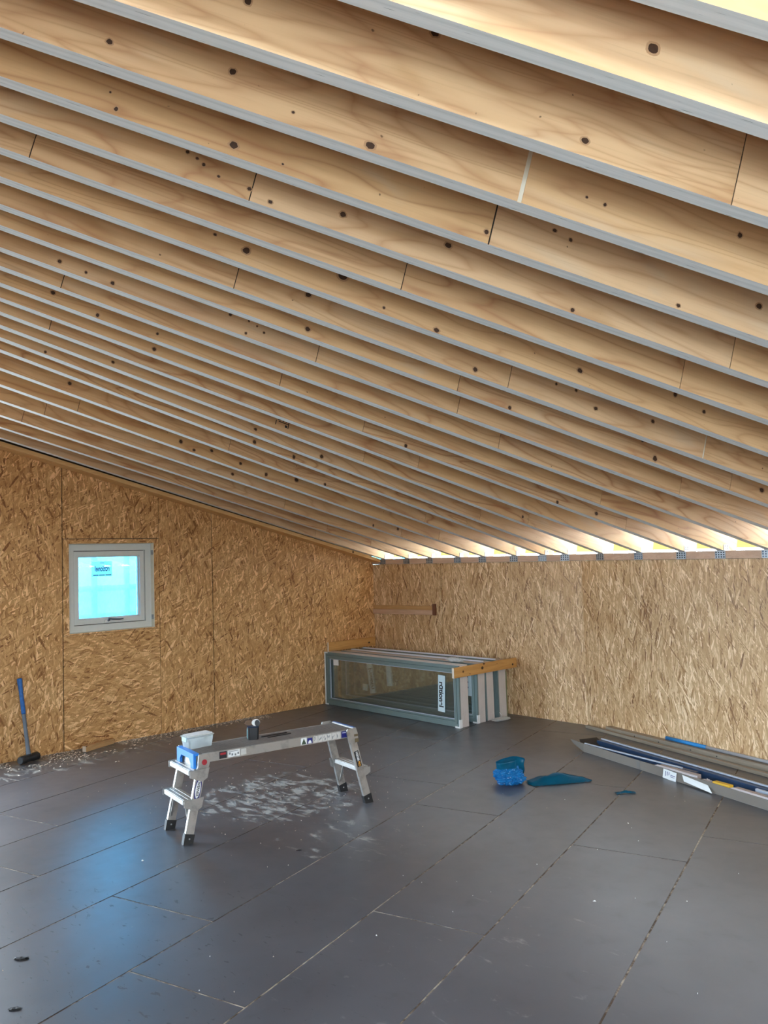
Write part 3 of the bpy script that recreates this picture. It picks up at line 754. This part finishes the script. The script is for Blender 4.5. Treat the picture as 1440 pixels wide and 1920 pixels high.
# local: x along, y away to the left/back, z up
LEN = 1.225; DX0, DX1, DY0, DY1, DZT = .085, 1.150, .035, .300, .478
bm = bmesh.new(); box(bm, DX0, DX1, DY0 + .012, DY1 - .012, DZT - .010, DZT - .002)
for i in range(12):
    y = DY0 + .024 + i * .0195
    box(bm, DX0, DX1, y, y + .010, DZT - .002, DZT + .001)
obj('deck', bm, TREAD, pf)['label'] = 'ribbed grey-brown deck'
for nm, y0, y1 in (('side_rail', DY0, DY0 + .012), ('side_rail', DY1 - .012, DY1)):
    bm = bmesh.new(); box(bm, DX0 + .03, DX1 - .01, y0, y1, DZT - .050, DZT + .002, bev=.0015)
    box(bm, DX0 + .03, DX1 - .01, y0 - .002 if y0 < .1 else y1, y0 if y0 < .1 else y1 + .002, DZT - .050, DZT - .044)
    rail = obj(nm, bm, ALU, pf)
    if y0 < .1: near_rail = rail
def leg(xf, yf, xt, yt, outward):
    bm = bmesh.new()
    p0 = Vector((xf, yf, .012)); p1 = Vector((xt, yt, .472))
    beam(bm, p0, p1, (1, 0, 0), .050, .022)
    o = obj('leg', bm, ALUZ, pf)
    dirv = (p1 - p0).normalized()
    bm = bmesh.new(); beam(bm, p0 - dirv * .012, p0 + dirv * .042, (1, 0, 0), .060, .032)
    vs = [v for v in bm.verts if v.co.z < .02]
    for v in vs: v.co.z = .0
    obj('rubber_foot', bm, RUBBER, o)
    yy = yf - .0165 if yf < .15 else yf - .0165
    c = p0 + dirv * .018
    bm = bmesh.new(); tube(bm, [(c.x, yy, c.z), (c.x, yy - .002, c.z)], .005, 8); obj('foot_rivet', bm, GALV, o)
    return o
LX0, LX1 = .110, LEN - .110
nl = leg(0.0, .0, LX0, .022, -1); fl_ = leg(0.012, .325, LX0, .313, -1)
nr = leg(LEN, .0, LX1, .022, 1); fr_ = leg(LEN + .012, .330, LX1, .313, 1)
def at(sgn, z):                                       # x of the leg centre line at height z
    f = z / .472
    return LX0 * f if sgn < 0 else LEN - (LEN - LX1) * f
for sgn in (-1, 1):
    for z, name in ((.215, 'step'), (.375, 'step')) if sgn < 0 else ((.205, 'step'),):
        xc = at(sgn, z); x0, x1 = (xc - .072, xc + .012) if sgn < 0 else (xc - .012, xc + .062)
        bm = bmesh.new(); box(bm, x0, x1, .010, .318, z, z + .026, bev=.002)
        for i in range(3): box(bm, x0 + .008 + i * .026, x0 + .022 + i * .026, .012, .316, z + .026, z + .0285)
        st = obj(name, bm, ALU, pf)
        for y in (-.016, .330):
            bm = bmesh.new()
            pts = [(x0 - .002, z + .027), (x1 + .034 * (1 if sgn < 0 else 1), z + .034), (x1 + .02, z - .022), (xc + .012 * -sgn * 0, z - .040), (x0 - .002, z - .008)]
            if sgn > 0: pts = [(x1 + .002, z + .027), (x0 - .030, z + .034), (x0 - .018, z - .022), (xc, z - .040), (x1 + .002, z - .008)]
            prism(bm, [(a, y, c) for a, c in pts], (0, .003, 0)); obj('step_bracket', bm, ALU, st)
    for y in (.03, .30):
        bm = bmesh.new(); zf = .08
        beam(bm, (at(sgn, .215) + sgn * .03, y + (.05 if y < .1 else -.05), .212), (at(sgn, zf), y - (.012 if y < .1 else -.012), zf), (1, 0, 0), .014, .003); obj('brace', bm, ALU, pf)
# hinge castings at each corner, with the red lock button
for sgn in (-1, 1):
    for y in (-.001, .322):
        xc = LX0 if sgn < 0 else LX1
        bm = bmesh.new()
        pts = [(xc - .034, .486), (xc + .030, .486), (xc + .036, .452), (xc + .022, .400), (xc - .004, .372), (xc - .036, .396), (xc - .040, .44)]
        if sgn > 0: pts = [(xc - .036, .478), (xc - .030, .490), (xc + .034, .490), (xc + .046, .455), (xc + .050, .41), (xc + .030, .384), (xc + .004, .372), (xc - .024, .41)]
        prism(bm, [(a, y, c) for a, c in pts], (0, .008, 0)); hg = obj('hinge_casting', bm, ALUZ, pf)
        if y < 0:
            bm = bmesh.new()
            if sgn < 0:
                tube(bm, [(xc - .002, y - .0002, .440), (xc - .002, y - .003, .440)], .016, 14); bt = obj('lock_button', bm, RED, hg); bt['label'] = 'dark red round button'
            else:
                box(bm, xc + .018, xc + .044, y - .004, y - .0002, .438, .452); box(bm, xc + .022, xc + .050, y - .004, y - .0002, .400, .424); obj('latch', bm, plain('bronze_latch', (.20, .16, .10), .45, .6), hg)
# blue end cap with hand hole
bm = bmesh.new()
bx = DX0 - .030
for a, b, z0, z1 in ((.034, .300, .452, .487), (.034, .082, .375, .452), (.252, .300, .375, .452)):
    box(bm, bx, bx + .016, a, b, z0, z1)
box(bm, bx + .016, DX0 + .004, .034, .300, .472, .487)
prism(bm, [(bx, .082, .452), (bx, .105, .452), (bx, .082, .425)], (.016, 0, 0)); prism(bm, [(bx, .252, .452), (bx, .252, .425), (bx, .229, .452)], (.016, 0, 0))
ec = obj('end_cap', bm, BLUEP, pf); ec['label'] = 'bright blue plastic end cap with hand hole'
obj('end_plate', B(DX0 - .008, DX0 + .004, .036, .298, .385, .470), ALU, pf)
bm = bmesh.new(); box(bm, DX1 - .004, DX1 + .018, .030, .305, .440, .487, bev=.003); obj('end_cap', bm, ALU, pf)['label'] = 'bright metal end edge'
obj('end_strip', B(DX1 + .004, DX1 + .016, .032, .303, .4872, .4885), plain('blue_edge', (.06, .16, .42), .4), pf)
# stickers along the near rail
yr = DY0 - .0022
def dec(name, x0, x1, z0, z1, mat, parent=near_rail, y=yr):
    return obj(name, B(x0, x1, y - .0006, y, z0, z1), mat, parent)
dec('black_sticker', .215, .262, DZT - .043, DZT - .003, INK)
dec('red_print', .221, .256, DZT - .022, DZT - .010, RED, y=yr - .0007)
dec('pictogram_sticker', .270, .345, DZT - .043, DZT - .004, PAPER)
dec('small_sticker', .352, .388, DZT - .042, DZT - .006, plain('faded_label', (.55, .54, .50), .7))
bm = bmesh.new()
for a, c in ((.276, .462), (.292, .455), (.312, .452), (.330, .458)): box(bm, a, a + .010, yr - .0013, yr - .0007, c - .012, c); 
box(bm, .274, .338, yr - .0013, yr - .0007, .466, .469)
obj('print', bm, GREYINK, near_rail)
bm = bmesh.new(); box(bm, .760, .802, yr - .0006, yr, DZT - .045, DZT - .004); obj('warning_sticker', bm, PAPER, near_rail)
bm = bmesh.new(); prism(bm, [(.764, yr - .0013, DZT - .043), (.798, yr - .0013, DZT - .043), (.781, yr - .0013, DZT - .007)], (0, .0006, 0)); obj('triangle', bm, plain('dark_green_print', (.05, .08, .05), .6), near_rail)
dec('navy_sticker', .806, .842, DZT - .045, DZT - .010, NAVY)
bm = bmesh.new(); n = 12
bm.faces.new([bm.verts.new((.824 + .012 * math.cos(math.pi * i / n), yr - .0009, DZT - .043 + .020 * math.sin(math.pi * i / n))) for i in range(n + 1)]); obj('print', bm, PAPER, near_rail)
for i in range(6):
    x0 = .850 + i * .034
    ps = dec('pictogram_sticker', x0, x0 + .031, DZT - .045, DZT - .004, plain('pale_patch', (.60, .58, .54), .7) if i == 0 else bpy.data.materials['pale_patch'])
    bm = bmesh.new()
    random.seed(40 + i)
    for q in range(3):
        a = x0 + .003 + random.random() * .018; c = DZT - .040 + random.random() * .020
        beam(bm, (a, yr - .001, c), (a + random.uniform(-.004, .010), yr - .001, c + .014), (1, 0, 0), .0035, .0005)
    obj('print', bm, GREYINK, ps)
nv = dec('navy_sticker', 1.058, 1.098, DZT - .044, DZT - .004, NAVY)
dec('print', 1.064, 1.092, DZT - .016, DZT - .010, plain('lilac_print', (.45, .45, .6), .6), nv, yr - .0007)
# oval badge on the near left leg, black label on the near right leg
def leg_frame(sgn, z):
    p0 = Vector((0 if sgn < 0 else LEN, 0, .012)); p1 = Vector((LX0 if sgn < 0 else LX1, .022, .472))
    dv = (p1 - p0).normalized(); xs = Vector((1, 0, 0)); xs = (xs - dv * xs.dot(dv)).normalized(); nn = xs.cross(dv)
    c = p0 + dv * ((z - .012) / dv.z)
    return c + nn * .0114, xs, dv, nn
c, xs, dv, nn = leg_frame(-1, .292)
Mo = frame_matrix(c, xs, dv, nn)
def oval(rx, ry, h):
    bm = bmesh.new(); f = bm.faces.new([bm.verts.new((rx * math.cos(2 * math.pi * i / 36), ry * math.sin(2 * math.pi * i / 36), h)) for i in range(36)]); return bm
bd = obj('oval_badge', oval(.0195, .066, .0), NAVY, nl); bd.matrix_local = Mo; bd['label'] = 'blue and white oval badge'
obj('badge_field', oval(.0150, .050, .0004), PAPER, bd)
text('WERNER', .0215, INK, bd, frame_matrix((0, 0, .0006), (0, -1, 0), (1, 0, 0), (0, 0, 1)), squeeze=.92, bold=.0006)
c, xs, dv, nn = leg_frame(1, .290)
lb = obj('leg_label', B(-.017, .017, -.052, .052, 0, .0004), INK, nr); lb.matrix_local = frame_matrix(c, xs, dv, nn); lb['label'] = 'black label with white and amber letters'
text('WERNER', .0225, PAPER, lb, frame_matrix((.001, .017, .0008), (0, -1, 0), (1, 0, 0), (0, 0, 1)), squeeze=.68, bold=.0006)
text('PRO', .0225, AMBER, lb, frame_matrix((.001, -.034, .0008), (0, -1, 0), (1, 0, 0), (0, 0, 1)), squeeze=.72, bold=.0006)

# things on the platform (platform coordinates -> world)
PM = Matrix.Translation(pf.location) @ Matrix.Rotation(pf.rotation_euler.z, 4, 'Z')
def on_deck(x, y, z=DZT + .001): return (PM @ Vector((x, y, z)))[:]
RZ = pf.rotation_euler.z
tb = thing('food_container', 'clear plastic food container with white lid on the platform\'s left end', 'container', on_deck(.165, .245), RZ + R(9))
def rbox(x, y, z0, z1, top=1.0, r=.012):
    bm = bmesh.new(); n = 6; pts = []
    for cx, cy, a0 in ((x - r, y - r, 0), (-x + r, y - r, 90), (-x + r, -y + r, 180), (x - r, -y + r, 270)):
        for i in range(n + 1):
            a = R(a0 + 90 * i / n); pts.append((cx + r * math.cos(a), cy + r * math.sin(a)))
    lo = [bm.verts.new((px * .9, py * .88, z0)) for px, py in pts]; hi = [bm.verts.new((px * top, py * top, z1)) for px, py in pts]
    N = len(pts)
    for i in range(N): bm.faces.new((lo[i], lo[(i + 1) % N], hi[(i + 1) % N], hi[i]))
    bm.faces.new(lo[::-1]); bm.faces.new(hi)
    return bm
obj('tub', rbox(.086, .048, .0005, .062), TUB, tb, smooth=False)
bm = rbox(.092, .053, .0625, .072); obj('lid', bm, film('frosted_lid', (.80, .88, .88), .05, .3, .3), tb)
bm = rbox(.083, .044, .0721, .079); obj('lid_top', bm, WHITE, tb)
for xx in (-.0925, .0885): obj('clip', B(xx, xx + .004, -.025, .025, .045, .070), film('clip_plastic', (.70, .86, .88), .1, .3, .3) if xx < 0 else bpy.data.materials['clip_plastic'], tb)
bm = bmesh.new(); random.seed(5)
for i in range(26):
    x, y = random.uniform(-.062, .062), random.uniform(-.03, .03); a = random.random() * 6.28; z = .006 + random.random() * .022
    beam(bm, (x, y, z), (x + .022 * math.cos(a), y + .022 * math.sin(a) * .5, z + .004), (0, 0, 1), .006, .006)
sf = obj('screws', bm, plain('grey_screws', (.16, .19, .22), .4, .5), tb); sf['kind'] = 'stuff'
cn = thing('screw_tub', 'small black tub with opened flap lid standing on the platform deck', 'tub', on_deck(.515, .205), RZ + R(-20))
bm = rbox(.036, .034, .0005, .076, 1.0, .014); obj('body', bm, BLACK, cn)
obj('teal_highlight', B(-.0368, -.0362, -.020, .004, .008, .068), plain('highlight_teal', (.16, .45, .42), .4), cn); obj('pale_patch', B(-.0368, -.0362, .006, .018, .008, .068), plain('highlight_bluegrey', (.30, .38, .48), .4), cn)  # teal and pale highlights on the black side, put in as flat colour
obj('rim', rbox(.0385, .0365, .0762, .082, 1.0, .014), NAVYPROF, cn)
def flap(name, M, rx, ry, mat):
    bm = bmesh.new(); n = 20
    prism(bm, [(rx * math.cos(math.pi * 2 * i / n), ry * math.sin(math.pi * 2 * i / n), 0) for i in range(n)], (0, 0, .002)); bmesh.ops.transform(bm, matrix=M, verts=bm.verts); return obj(name, bm, mat, cn)
MR = Matrix.Translation((-.020, .012, .100)) @ Matrix.Rotation(-RZ - R(-20) + R(40), 4, 'Z') @ Matrix.Rotation(R(72), 4, 'X')
flap('flap', MR, .030, .017, plain('brown_flap', (.11, .055, .025), .6))['label'] = 'brown open flap'
MR = Matrix.Translation((.018, -.010, .102)) @ Matrix.Rotation(-RZ - R(-20) + R(60), 4, 'Z') @ Matrix.Rotation(R(68), 4, 'X')
flap('flap', MR, .026, .022, WHITE)['label'] = 'white and black open flap'
MR = Matrix.Translation((.026, -.016, .099)) @ Matrix.Rotation(-RZ - R(-20) + R(60), 4, 'Z') @ Matrix.Rotation(R(66), 4, 'X') @ Matrix.Translation((0, 0, .0025))
flap('flap_print', MR, .016, .020, BLACK)
for i, (x0, y0, x1, y1, lab) in enumerate(((.575, .215, .760, .225, 'thin flat black bar on the deck, the one farther from the blue cap side edge'), (.600, .172, .770, .185, 'thin flat black bar on the deck, the one nearer the sticker rail'))):
    a = Vector(on_deck(x0, y0)); b_ = Vector(on_deck(x1, y1))
    L_ = (b_ - a).length
    bm = bmesh.new(); box(bm, 0, L_, -.006, .006, 0, .006, bev=.001); box(bm, L_ - .02, L_ - .004, -.0065, .0065, .0012, .0066)
    o = obj('black_bar', bm, BLACK, None, a[:], (0, 0, math.atan2(b_.y - a.y, b_.x - a.x)))
    tag(o, ('thin flat black bar on the platform deck, farther from the sticker rail', 'thin flat black bar on the platform deck, nearer the sticker rail')[i], 'bar', 'black bars on the platform')

# ------------------------------------------------------------------ blue plastic on the floor
bm = crumple('x', .105, .095, .062, BAG, 2, .42, 5, 2.0)
o = obj('blue_bag', bm, BAG, None, (3.50, -1.985, 0), (0, 0, R(45)))
tag(o, 'crumpled bright blue plastic bag sitting on the floor', 'bag')
bm = bmesh.new(); NU, NV = 30, 9
vs = []
for i in range(NU):
    row = []
    for j in range(NV):
        th = R(300) * i / (NU - 1); v = j / (NV - 1)
        rr = .074 + .016 * math.cos(2 * th) + .010 * noise.noise(Vector((math.cos(th) * 2, math.sin(th) * 2, v * 2.0))) + .012 * v
        hz = .055 + v * (.098 + .014 * math.sin(th * 1.5))
        row.append(bm.verts.new((rr * math.cos(th) + .012, rr * .8 * math.sin(th) + .022, hz)))
    vs.append(row)
for i in range(NU - 1):
    for j in range(NV - 1): bm.faces.new((vs[i][j], vs[i + 1][j], vs[i + 1][j + 1], vs[i][j + 1]))
bmesh.ops.solidify(bm, geom=bm.faces[:], thickness=.0006)
f2 = obj('bag_mouth', bm, SHEETF, o, smooth=True)
def sheet(pts, hgt, mat, loc, rot, seed, nu=28, nv=10):
    """draped film: outline half-widths along a spine"""
    bm = bmesh.new(); vs = []
    for i in range(nu):
        u = i / (nu - 1); w0, w1 = pts(u); row = []
        for j in range(nv):
            v = j / (nv - 1)
            prof = math.sin(math.pi * min(max(v, 0), 1)) * math.sin(math.pi * min(max(u * .94 + .05, 0), 1))
            z = .003 + hgt * prof * (1 + .5 * noise.noise(Vector((u * 5, v * 3, seed)))) + .008 * abs(noise.noise(Vector((u * 14, v * 6, seed + 3))))
            row.append(bm.verts.new((u, w0 + (w1 - w0) * v, max(z, .002))))
        vs.append(row)
    for i in range(nu - 1):
        for j in range(nv - 1): bm.faces.new((vs[i][j], vs[i + 1][j], vs[i + 1][j + 1], vs[i][j + 1]))
    return bm
bm = sheet(lambda u: (-.105 * (1 - u) ** .6 * min(1, u * 8 + .35), .075 * math.sin(math.pi * min(u * .8 + .12, 1)) + .02 * (1 - u)), .055, SHEETF, None, None, 3)
for v in bm.verts: v.co.x *= .45
bmesh.ops.solidify(bm, geom=bm.faces[:], thickness=.0006)
o = obj('blue_plastic_sheet', bm, SHEETF, None, (3.585, -1.90, .001), (0, 0, R(46)), smooth=True)
tag(o, 'flat teal-blue plastic sheet spread on floor beside the crumpled blue bag', 'plastic sheet')
bm = sheet(lambda u: (-.022 - .012 * math.cos(u * 6.3), .012 + .014 * math.cos(u * 6.3)), .012, SHEETF, None, None, 8, 12, 6)
for v in bm.verts: v.co.x *= .13
bmesh.ops.solidify(bm, geom=bm.faces[:], thickness=.0006)
o = obj('blue_plastic_scrap', bm, SHEETF, None, (4.175, -1.735, .001), (0, 0, R(52)), smooth=True)
tag(o, 'small teal-blue plastic scrap alone on the floor in front of the carton', 'plastic scrap')

# ------------------------------------------------------------------ long open carton by the eave wall
cu = Vector((.9457, -.3250, 0)); ca = math.atan2(cu.y, cu.x)
ct = thing('long_carton', 'long open grey-brown cardboard carton lying by the osb wall', 'carton', (3.372, -.882, 0), ca)
CL, CW, CH = 2.7, .255, .064
obj('carton_base', B(0, CL, 0, CW, .0, .004), KRAFTIN, ct)
bm = bmesh.new(); box(bm, 0, CL, 0, .005, .004, CH); box(bm, .0, .004, -.001, .0, .004, CH); obj('carton_side', bm, KRAFT, ct)
obj('carton_side', B(0, CL, CW - .005, CW, .004, CH), KRAFT, ct)
bm = bmesh.new(); prism(bm, [(0, .005, .006), (0, CW - .005, .006), (-.12, CW - .02, .058), (-.12, .06, .062)], (0, 0, .004)); obj('carton_flap', bm, DARK, ct)
bm = bmesh.new(); prism(bm, [(0, .0, .002), (0, .0, CH), (-.20, .03, CH - .004), (-.165, .03, .030)], (0, .004, 0)); obj('carton_flap', bm, KRAFT, ct)
bm = bmesh.new(); prism(bm, [(.02, CW, CH), (CL, CW, CH), (CL, CW + .19, .006), (.02, CW + .19, .006)], (0, 0, .004)); obj('carton_lid', bm, KRAFT, ct)['label'] = 'lid folded back towards the wall'
for sx in (.62, .98): obj('tape', B(sx, sx + .035, -.0012, -.0002, .002, CH), plain('dark_tape', (.16, .15, .14), .5) if sx < .7 else bpy.data.materials['dark_tape'], ct)
tg = obj('address_label', B(0, .125, -.004, -.0034, -.062, .0), PAPER, ct, (.90, -.002, CH), (R(-8), R(3), 0))
bm = bmesh.new()
for i in range(3): box(bm, .022 + i * .016, .027 + i * .016, -.0046, -.0041, -.045 + i * .006, -.012)
box(bm, .07, .115, -.0046, -.0041, -.03, -.026); box(bm, .07, .11, -.0046, -.0041, -.04, -.037)
obj('print', bm, NAVY, tg)
bm = bmesh.new(); prism(bm, [(1.075, -.004, CH - .006), (1.30, -.004, CH - .022), (1.36, -.03, .006), (1.10, -.016, .022)], (0, -.0008, 0)); obj('torn_paper', bm, PAPER, ct)
def carton_world(x, y, z): return (Matrix.Translation(ct.location) @ Matrix.Rotation(ca, 4, 'Z') @ Vector((x, y, z)))
def profile(x0, y0, x1, y1, z, w, h_, mat, name, label, cat='profile', group='profiles in the open carton', z1=None):
    a = carton_world(x0, y0, z); b_ = carton_world(x1, y1, z if z1 is None else z1)
    L_ = (b_ - a).length
    bm = bmesh.new(); box(bm, 0, L_, -w / 2, w / 2, 0, h_, bev=.002)
    dx = b_ - a
    o = obj(name, bm, mat, None, a[:], (0, -math.asin(dx.z / L_), math.atan2(dx.y, dx.x)))
    return tag(o, label, cat, group)
profile(-.06, .205, 2.65, .215, .0045, .040, .052, NAVYPROF, 'metal_profile', 'dark blue profile along the far side of the open carton')
profile(-.055, .232, 2.6, .240, .0585, .014, .010, LIGHTPROF, 'metal_profile', 'thin light grey strip on the far top edge of the carton', z1=.0585)
profile(.01, .055, 1.05, .155, .030, .030, .022, NAVYPROF, 'metal_profile', 'dark blue profile slanting across the carton from its near left corner', z1=.030)
profile(.0, .020, .95, .120, .056, .014, .010, LIGHTPROF, 'metal_profile', 'light grey-blue strip slanting over the dark profiles at carton left end', z1=.056)
profile(1.55, .150, 2.62, .178, .040, .020, .020, LIGHTPROF, 'metal_profile', 'light grey-blue strip along the middle of the carton at picture edge')
profile(.795, .024, .99, .030, .030, .030, .034, SEAL, 'foam_block', 'white foam block at the near carton edge, left of the address label', 'block', 'foam blocks in the carton')
profile(.995, .024, 1.16, .034, .030, .030, .034, SEAL, 'foam_block', 'white foam block at the near carton edge, above the address label', 'block', 'foam blocks in the carton')
profile(1.47, .024, 1.68, .026, .030, .030, .034, SEAL, 'foam_block', 'white foam block right of the yellow piece in the carton', 'block', 'foam blocks in the carton')
profile(1.685, .024, 1.92, .026, .030, .030, .034, SEAL, 'foam_block', 'white foam block at the carton edge, nearest the right picture edge', 'block', 'foam blocks in the carton')
profile(.80, .062, 1.14, .085, .034, .036, .028, plain('pinkish_card', (.36, .30, .28), .7), 'card_strip', 'pinkish card strip behind the white foam blocks in the carton', 'strip', None)
profile(1.47, .062, 1.95, .075, .034, .036, .028, bpy.data.materials['pinkish_card'], 'card_strip', 'pinkish card strip behind the foam blocks at the carton\'s right', 'strip', None)
profile(1.325, .030, 1.455, .040, .036, .040, .036, YELLOW, 'yellow_block', 'yellow plastic piece in the carton between white foam blocks', 'block', None)
p = carton_world(1.245, .052, .010)
o = obj('crumpled_paper', crumple('x', .055, .026, .028, KRAFT, 6, .45, 4, 3.0), plain('brown_wrap', (.33, .28, .27), .6, var=.4, scale=40), None, p[:], (0, 0, ca))
tag(o, 'crumpled brownish wrapping paper inside the open carton', 'paper')

# ------------------------------------------------------------------ timber and pipe along the bent wall
def lying(x0, y0, x1, y1, w, h_, mat, name, label, cat, z=0.0):
    a = Vector((x0, y0, z)); b_ = Vector((x1, y1, z)); L_ = (b_ - a).length
    t = thing(name, label, cat, a[:], math.atan2(y1 - y0, x1 - x0))
    bm = bmesh.new(); box(bm, 0, L_, -w / 2, w / 2, 0, h_, bev=.002); obj('beam', bm, mat, t)
    return t, L_
q0 = P2 + U2 * .30 + Vector((math.sin(-PHI), -math.cos(PHI), 0)) * .033
q1 = P2 + U2 * 3.6 + Vector((math.sin(-PHI), -math.cos(PHI), 0)) * .034
t, L_ = lying(q0.x, q0.y, q1.x, q1.y, .062, .046, OLDPINE, 'timber_length', 'weathered grey-brown timber lying against the foot of the osb wall', 'timber')
for s in (.35, .62, .95, 1.2):
    bm = bmesh.new(); tube(bm, [(s, -.0312, .024), (s, -.0335, .024)], .005, 8); obj('nail_mark', bm, IRON, t)
t, L_ = lying(2.90, -.095, 5.6, -.995, .034, .026, OLDPINE, 'timber_lath', 'thin weathered lath between the carton lid and the thicker wall timber', 'lath')
pp = thing('pipe', 'thin grey pipe with blue sleeve resting on the timber at wall foot', 'pipe', (0, 0, 0))
nrm = Vector((math.sin(-PHI), -math.cos(PHI), 0))
def wp(s, off, z): q = P2 + U2 * s + nrm * off; return Vector((q.x, q.y, z))
bm = bmesh.new(); tube(bm, [wp(.98, .022, 0.0615), wp(3.4, .026, 0.0615)], .0125, 12); obj('tube', bm, plain('grey_pipe', (.36, .36, .38), .45), pp)
bm = bmesh.new(); tube(bm, [wp(.965, .022, 0.0615), wp(1.37, .0225, 0.0615)], .0145, 12); obj('sleeve', bm, plain('blue_sleeve', (.02, .22, .55), .4), pp)['label'] = 'blue sleeve'

# ------------------------------------------------------------------ sawdust chips and crumbs
random.seed(11)
def flakes(name, spots, mat, label, cat):
    bm = bmesh.new()
    for x, y, s in spots:
        a = random.random() * 6.28; z = .0012 + random.random() * .002
        c_, s_ = math.cos(a), math.sin(a); k1, k2 = s, s * random.uniform(.3, .8)
        pts = [(-k1, -k2), (k1 * random.uniform(.5, 1), -k2 * random.uniform(.4, 1)), (k1, k2 * random.uniform(.3, 1)), (-k1 * random.uniform(.3, 1), k2)]
        up = random.uniform(.0015, .005)
        va_ = [bm.verts.new((x + px * c_ - py * s_, y + px * s_ + py * c_, z + (up if i % 2 else 0))) for i, (px, py) in enumerate(pts)]
        vt = bm.verts.new((x, y, z + up + s * .35))
        for i in range(4): bm.faces.new((va_[i], va_[(i + 1) % 4], vt))
        bm.faces.new(va_[::-1])
    o = obj(name, bm, mat); o['kind'] = 'stuff'
    return tag(o, label, cat)
sp = []
for _ in range(900):
    y = random.uniform(-4.9, -1.6); sp.append((min(abs(random.gauss(0, .10)), .5) + .012, y, random.uniform(.003, .010)))
for _ in range(260): sp.append((random.gauss(.25, .12) % .7 + .02, random.gauss(-3.65, .28), random.uniform(.003, .011)))
for _ in range(240):
    sp.append((random.gauss(2.45, .45), random.gauss(-3.1, .5), random.uniform(.0015, .004)))
for _ in range(40): sp.append((random.uniform(.8, 5), random.uniform(-5.6, -1.5), random.uniform(.001, .003)))
sp = [s for s in sp if s[0] > .01 and all(math.hypot(s[0] - fx, s[1] - fy) > .09 for fx, fy in ((2.887, -4.142), (2.576, -4.06), (3.077, -2.943), (2.748, -2.854))) and not (.0 < s[0] < .28 and (-4.16 < s[1] < -3.9 or -3.58 < s[1] < -3.2))]
flakes('sawdust', sp, CHIP, 'pale sawdust and wood chips scattered along the gable wall and platform', 'sawdust')
sp = [(random.uniform(4, 7), random.uniform(-5.6, -1.9), random.uniform(.0015, .0035)) for _ in range(40)]
sp += [(4.55, -2.22, .008), (5.0, -3.28, .009), (5.3, -3.0, .005), (2.95, -4.45, .007), (5.75, -4.75, .008)]
flakes('white_crumbs', sp, PAPER, 'small white crumbs scattered on the right part of the floor', 'crumbs')
for x, y, s, lab in ((3.60, -5.32, .030, 'black scrap on floor at the lower left of the picture, upper one'), (3.98, -5.478, .024, 'black scrap on the floor in the lower left corner'), (3.45, -3.78, .016, 'small black scrap on open floor in front of the work platform')):
    bm = crumple('x', s, s * .42, s * .13, BLACK, x, .8, 3, 3.0); o = obj('black_scrap', bm, BLACK, None, (x, y, .0), (0, 0, R(50))); tag(o, lab, 'scrap')
